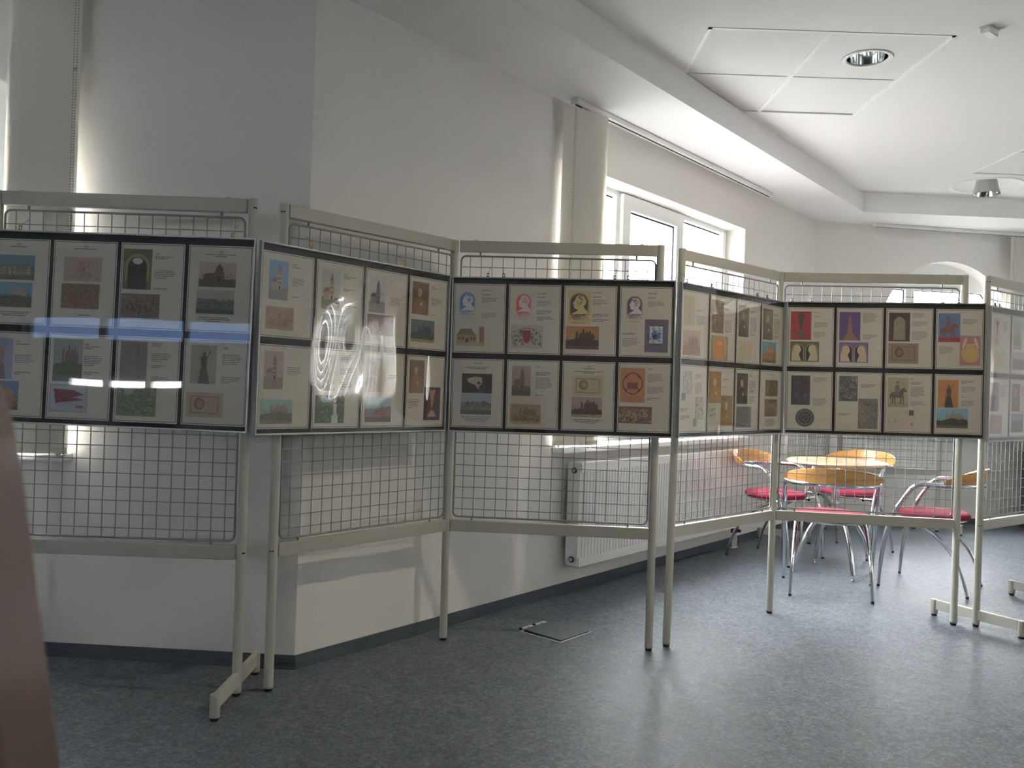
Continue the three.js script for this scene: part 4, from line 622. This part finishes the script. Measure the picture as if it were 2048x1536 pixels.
// ---------------------------------------------------------------- cafe chairs and table
function chairProto() {
  const t = new THREE.Group(), taper = (r0, r1) => (u) => r0 + (r1 - r0) * u;
  // z is the front of the chair; each side: front leg running up into the arm, then round the back
  const side = (s) => [V(s * 0.258, 0.012, 0.245), V(s * 0.262, 0.17, 0.232), V(s * 0.266, 0.347, 0.206), V(s * 0.267, 0.476, 0.158), V(s * 0.266, 0.575, 0.104), V(s * 0.264, 0.632, 0.060), V(s * 0.262, 0.655, 0.010), V(s * 0.258, 0.655, -0.055)];
  const back = []; for (let i = 1; i <= 9; i++) { const a = rad(-8 + i * (196 / 10)); back.push(V(0.258 * Math.cos(a), 0.655, -0.055 - 0.225 * Math.sin(a))); }
  part('arm_frame', sweep([...side(1), ...back, ...side(-1).reverse()], (u) => (u < 0.12 ? 0.0085 + u * 0.05 : u > 0.88 ? 0.0085 + (1 - u) * 0.05 : 0.0145), 150, 14), M.chrome, t);
  const caps = [];
  for (const s of [1, -1]) {
    part('rear_leg', sweep([V(s * 0.180, 0.422, 0.165), V(s * 0.190, 0.420, 0.10), V(s * 0.196, 0.397, 0.034), V(s * 0.204, 0.334, -0.068), V(s * 0.211, 0.244, -0.155), V(s * 0.217, 0.15, -0.205), V(s * 0.223, 0.012, -0.246)], taper(0.0145, 0.0085), 50, 14), M.chrome, t);
    part('seat_bracket', [rod(V(s * 0.268, 0.43, 0.176), V(s * 0.15, 0.424, 0.15), 0.009, 10)], M.chrome, t);
    for (const [x, z] of [[0.258, 0.245], [0.223, -0.246]]) caps.push(cyl(0.0085, 0.0095, 0.013, s * x, 0, z, 14));
  }
  caps.forEach((c) => part('leg_cap', c, M.rubber, t));
  part('seat_ring', new THREE.TorusGeometry(0.185, 0.0095, 10, 48).rotateX(Math.PI / 2).translate(0, 0.428, 0.0), M.chrome, t);
  const prof = [[0, 0.434], [0.19, 0.434], [0.208, 0.438], [0.217, 0.449], [0.214, 0.462], [0.198, 0.472], [0.15, 0.479], [0.07, 0.482], [0, 0.483]];
  part('seat', lathe(new THREE.SplineCurve(prof.map(([x, y]) => new THREE.Vector2(x, y))).getPoints(30).map((p) => [Math.max(0, p.x), p.y]), 56).scale(1, 1, 0.98), M.red, t);
  // bent plywood back standing on the rear of the tube, tapering to both ends
  const n = 44, pos = [], uv = [], idx = [], R = 0.258, th = 0.0115;
  const hgt = (u) => 0.012 + 0.076 * Math.pow(Math.max(0, 1 - Math.abs(u) ** 2.1), 0.72);
  for (let i = 0; i <= n; i++) {
    const u = -1 + 2 * i / n, a = rad(90 + u * 77), y0 = 0.667, y1 = y0 + hgt(u), lean = 0.022;
    for (const [r, y] of [[R - th / 2, y0], [R - th / 2 + lean, y1 - 0.003], [R + lean, y1], [R + th / 2 + lean, y1 - 0.003], [R + th / 2, y0], [R, y0 - 0.002]]) { pos.push(r * Math.cos(a), y, -0.055 - (r - 0.033) * Math.sin(a)); uv.push(u * 0.37, y * 1.0); }
  }
  for (let i = 0; i < n; i++) for (let j = 0; j < 6; j++) { const a = i * 6 + j, b = i * 6 + (j + 1) % 6; idx.push(a, b, a + 6, b, b + 6, a + 6); }
  for (const e of [0, n]) for (let j = 1; j < 5; j++) { const o = e * 6; e ? idx.push(o, o + j, o + j + 1) : idx.push(o, o + j + 1, o + j); }
  const g = new THREE.BufferGeometry(); g.setAttribute('position', new THREE.Float32BufferAttribute(pos, 3)); g.setAttribute('uv', new THREE.Float32BufferAttribute(uv, 2)); g.setIndex(idx);
  const flat = g.toNonIndexed(); flat.computeVertexNormals();
  const smooth = g; smooth.computeVertexNormals();
  part('backrest', smooth, M.wood, t);
  return t;
}
const proto = chairProto();
const TABLE = [2.172, -5.762];
[
  [1.940, -5.209, 0.148, -0.478, 'red seated cafe chair with its back to the screens, before the table'],
  [2.664, -5.439, -0.386, -0.297, 'red seated cafe chair beside the table, towards the end of the screen row'],
  [1.911, -6.208, 0.339, 0.335, 'red seated cafe chair standing next to the radiator'],
  [2.579, -6.542, -0.74, 0.67, 'red seated cafe chair on the far side of the table, facing the screens'],
].forEach(([x, z, fx, fz, label], i) => {
  const c = i ? proto.clone() : proto; c.name = numbered('cafe_chair'); c.position.set(x, 0, z); c.rotation.set(0, Math.atan2(fx, fz), 0);
  if (i) c.traverse((o) => { if (o !== c) o.name = numbered(o.name.replace(/_\d{3}$/, '')); });
  scene.add(c); tag(c, label, 'chair', 'cafe chairs round the table');
});
{
  const t = thing('cafe_table', 'round cafe table with pale wooden top and curved chrome legs', 'table', [TABLE[0], 0, TABLE[1]], rad(12));
  part('tabletop', lathe([[0, 0.714], [0.30, 0.714], [0.315, 0.721], [0.318, 0.729], [0.315, 0.737], [0.308, 0.739], [0, 0.739]], 72), std('#e9c79a', 0.22, { clearcoat: 0.5, clearcoatRoughness: 0.1 }), t);
  part('top_plate', lathe([[0, 0.700], [0.10, 0.700], [0.10, 0.714], [0, 0.714]], 32), M.lampGrey, t);
  part('column', lathe([[0, 0.33], [0.024, 0.33], [0.024, 0.70], [0, 0.70]], 28), M.chrome, t);
  for (let i = 0; i < 4; i++) {
    const a = rad([-83.6, 96.4, 6, 186][i]), p = (r, y) => V(Math.cos(a) * r, y, Math.sin(a) * r);
    const leg = part('leg', sweep([p(0.012, 0.40), p(0.05, 0.398), p(0.11, 0.362), p(0.18, 0.27), p(0.235, 0.15), p(0.27, 0.035)], (u) => 0.0165 - 0.002 * u, 40, 14), M.chrome, t);
    part('levelling_foot', lathe([[0, 0], [0.014, 0], [0.015, 0.006], [0.005, 0.012], [0.005, 0.034], [0, 0.034]], 20, Math.cos(a) * 0.27, 0, Math.sin(a) * 0.27), M.chromeDull, leg);
  }
}

// ---------------------------------------------------------------- floor box, ceiling fittings, cabinet, wooden chair
{
  const t = thing('floor_box', 'square floor box with a lid slightly raised from the blue floor', 'floor box', [0.25, 0, -4.136], rad(-40.4));
  part('rim', [span(-0.122, 0.122, 0, 0.0035, 0.118, 0.126), span(-0.122, 0.122, 0, 0.0035, -0.126, -0.118), span(-0.122, -0.114, 0, 0.0035, -0.126, 0.126), span(0.114, 0.122, 0, 0.0035, -0.126, 0.126)], M.alu, t);
  part('recess', span(-0.114, 0.114, 0, 0.001, -0.118, 0.118), M.hole, t);
  const lid = part('lid', rspan(-0.110, 0.112, 0.004, 0.011, -0.115, 0.109, 0.002), M.plate, t);
  lid.rotation.z = rad(-1.6);
  for (const z of [-0.05, 0.05]) { const f = part('cable_flap', [rspan(-0.148, -0.112, 0.0035, 0.0075, z - 0.042, z + 0.042, 0.0015)], M.alu, t); part('flap_slot', [span(-0.149, -0.135, 0.002, 0.0085, z + 0.036, z + 0.046), span(-0.130, -0.124, 0.0074, 0.0079, z - 0.006, z + 0.006)], M.hole, f); }
}
function downlight(x, z, label, lit) {
  const t = thing('downlight', label, 'ceiling light', [x, HC, z]);
  const y = lit ? 0 : 0.006;
  part('trim_ring', lathe([[0.101, y - 0.0005], [0.104, y - 0.006], [0.122, y - 0.006], [0.126, y - 0.0005], [0.101, y + 0.004], [0.101, y - 0.0005]], 64), M.trimWhite, t);
  const facets = [], m = 28;
  const r0 = lathe([[0.103, y - 0.004], [0.1025, y + 0.02], [0.098, y + 0.06], [0.088, y + 0.10], [0.07, y + 0.13]], m);
  part('reflector', r0, M.reflector, t); part('housing', lathe([[0.1055, y + 0.001], [0.1055, y + 0.134], [0, y + 0.136]], 32), M.alu, t);
  part('lamp_plate', lathe([[0, y + 0.131], [0.072, y + 0.131]], 32), M.lampGrey, t);
  if (!lit) for (const a of [0.5, 2.1]) part('tube_lamp', new THREE.CapsuleGeometry(0.009, 0.07, 6, 14).rotateZ(Math.PI / 2).rotateY(a).translate(Math.cos(a + 1.57) * 0.018, y + 0.10, 0.012), M.trimWhite, t);
  else {
    part('glowing_lamp', lathe([[0, 0.012], [0.07, 0.012], [0.074, 0.016], [0.07, 0.02], [0, 0.02]], 32), std('#ffffff', 0.6, { emissive: LAMP.color, emissiveIntensity: 6 }), t);
    const l = new THREE.SpotLight(LAMP.color, LAMP.power, 0, rad(78), 0.5, 2); l.name = 'downlight_light'; l.shadow.radius = 3; l.castShadow = true;
    l.position.set(x, HC - 0.01, z); l.target.position.set(x, 0, z); scene.add(l, l.target);
  }
  return t;
}
downlight(...D1, 'recessed chrome downlight with a white trim ring in the square ceiling tiles');
downlight(LAMP.at[0], LAMP.at[2], 'lit warm downlight in the plain ceiling above the screens', true);
{
  const t = thing('dish_light', 'ceiling light with a grey reflector cup hanging in a round white dish', 'ceiling light', [D2[0], HC, D2[1]]);
  part('dish', lathe([[0.275, -0.001], [0.273, -0.007], [0.258, -0.007], [0.252, 0.0], [0.22, 0.022], [0.16, 0.046], [0.09, 0.06], [0, 0.062]], 72), M.trimWhite, t);
  part('reflector_cup', lathe([[0.074, 0.056], [0.078, 0.03], [0.088, -0.02], [0.101, -0.066], [0.103, -0.072]], 48), M.lampGrey, t);
  part('chrome_lining', lathe([[0.1015, -0.072], [0.099, -0.066], [0.086, -0.02], [0.076, 0.03], [0.05, 0.05], [0, 0.052]], 26), M.reflector, t);
  part('tube_lamp', new THREE.CapsuleGeometry(0.014, 0.05, 6, 16).translate(0, 0.0, 0), M.trimWhite, t);
}
{
  const t = thing('motion_sensor', 'small white sensor box on the ceiling near the square tiles', 'sensor', [2.183, HC, -4.075], rad(38));
  part('base', rspan(-0.05, 0.05, -0.008, 0.0, -0.026, 0.026, 0.003), M.headrail, t); part('cover', rspan(-0.047, 0.047, -0.032, -0.006, -0.023, 0.023, 0.006), M.trimWhite, t);
}
{
  const t = thing('cabinet', 'dark cabinet by the far wall partly hidden by the last mesh screen', 'cabinet', [5.09, 0, -7.92], rad(2));
  part('carcass', rspan(-0.30, 0.30, 0.06, 1.1, -0.19, 0.17, 0.004), M.cabinet, t); part('plinth', span(-0.28, 0.28, 0, 0.06, -0.17, 0.14), M.rubber, t);
  part('side_trim', rspan(-0.312, -0.298, 0.0, 1.1, -0.19, 0.185, 0.003), M.cabinetEdge, t);
  for (const s of [-1, 1]) { const d = part('door', rspan(s * 0.149 - 0.146, s * 0.149 + 0.146, 0.07, 1.09, 0.171, 0.189, 0.003), M.cabinet, t); part('handle', rod(V(s * 0.03, 0.62, 0.198), V(s * 0.03, 0.74, 0.198), 0.005, 10), M.alu, d); }
}
{
  // z runs from the far edge of the back to the near one, the seat lies towards +x
  const t = thing('wooden_chair', 'varnished dark wooden chair with a tall bent back, blurred and close by', 'chair', [-0.2538, 0, -0.56], Math.atan2(0.46, 0.89));
  const s = new THREE.Shape(), h0 = 0, h1 = 0.575, w0 = -0.21, w1 = 0.212, r = 0.075;
  s.moveTo(w0 + 0.02, h0); s.lineTo(w1 - 0.016, h0); s.quadraticCurveTo(w1 + 0.006, h1 * 0.62, w1 - 0.006, h1 - r * 1.5); s.quadraticCurveTo(w1 - 0.014, h1 - 0.01, w1 - 0.10, h1); s.lineTo(w0 + 0.10, h1); s.quadraticCurveTo(w0 + 0.014, h1 - 0.01, w0 + 0.004, h1 - r * 1.5); s.closePath();
  const back = new THREE.ExtrudeGeometry(s, { depth: 0.004, bevelEnabled: true, bevelThickness: 0.0105, bevelSize: 0.0105, bevelSegments: 10, curveSegments: 32 }).translate(0, 0, -0.002).rotateY(-Math.PI / 2).rotateZ(rad(8)).translate(0, 0.58, 0);
  part('backrest', back, M.darkWood, t);
  for (const z of [-0.16, 0.16]) part('rear_leg', sweep([V(-0.004, 0.64, z), V(0.002, 0.6, z), V(0.02, 0.42, z), V(-0.03, 0.0, z)], (u) => 0.016 - 0.004 * u, 30, 14), M.darkWood, t);
  for (const z of [-0.17, 0.17]) part('front_leg', sweep([V(0.42, 0.44, z), V(0.43, 0.2, z), V(0.44, 0.0, z * 1.06)], (u) => 0.016 - 0.004 * u, 24, 14), M.darkWood, t);
  part('seat', rspan(0.02, 0.46, 0.44, 0.465, -0.205, 0.205, 0.011), M.darkWood, t);
}

scene.traverse((o) => { if (o.isMesh) { o.castShadow = true; o.receiveShadow = true; } });
renderer.render(scene, camera);
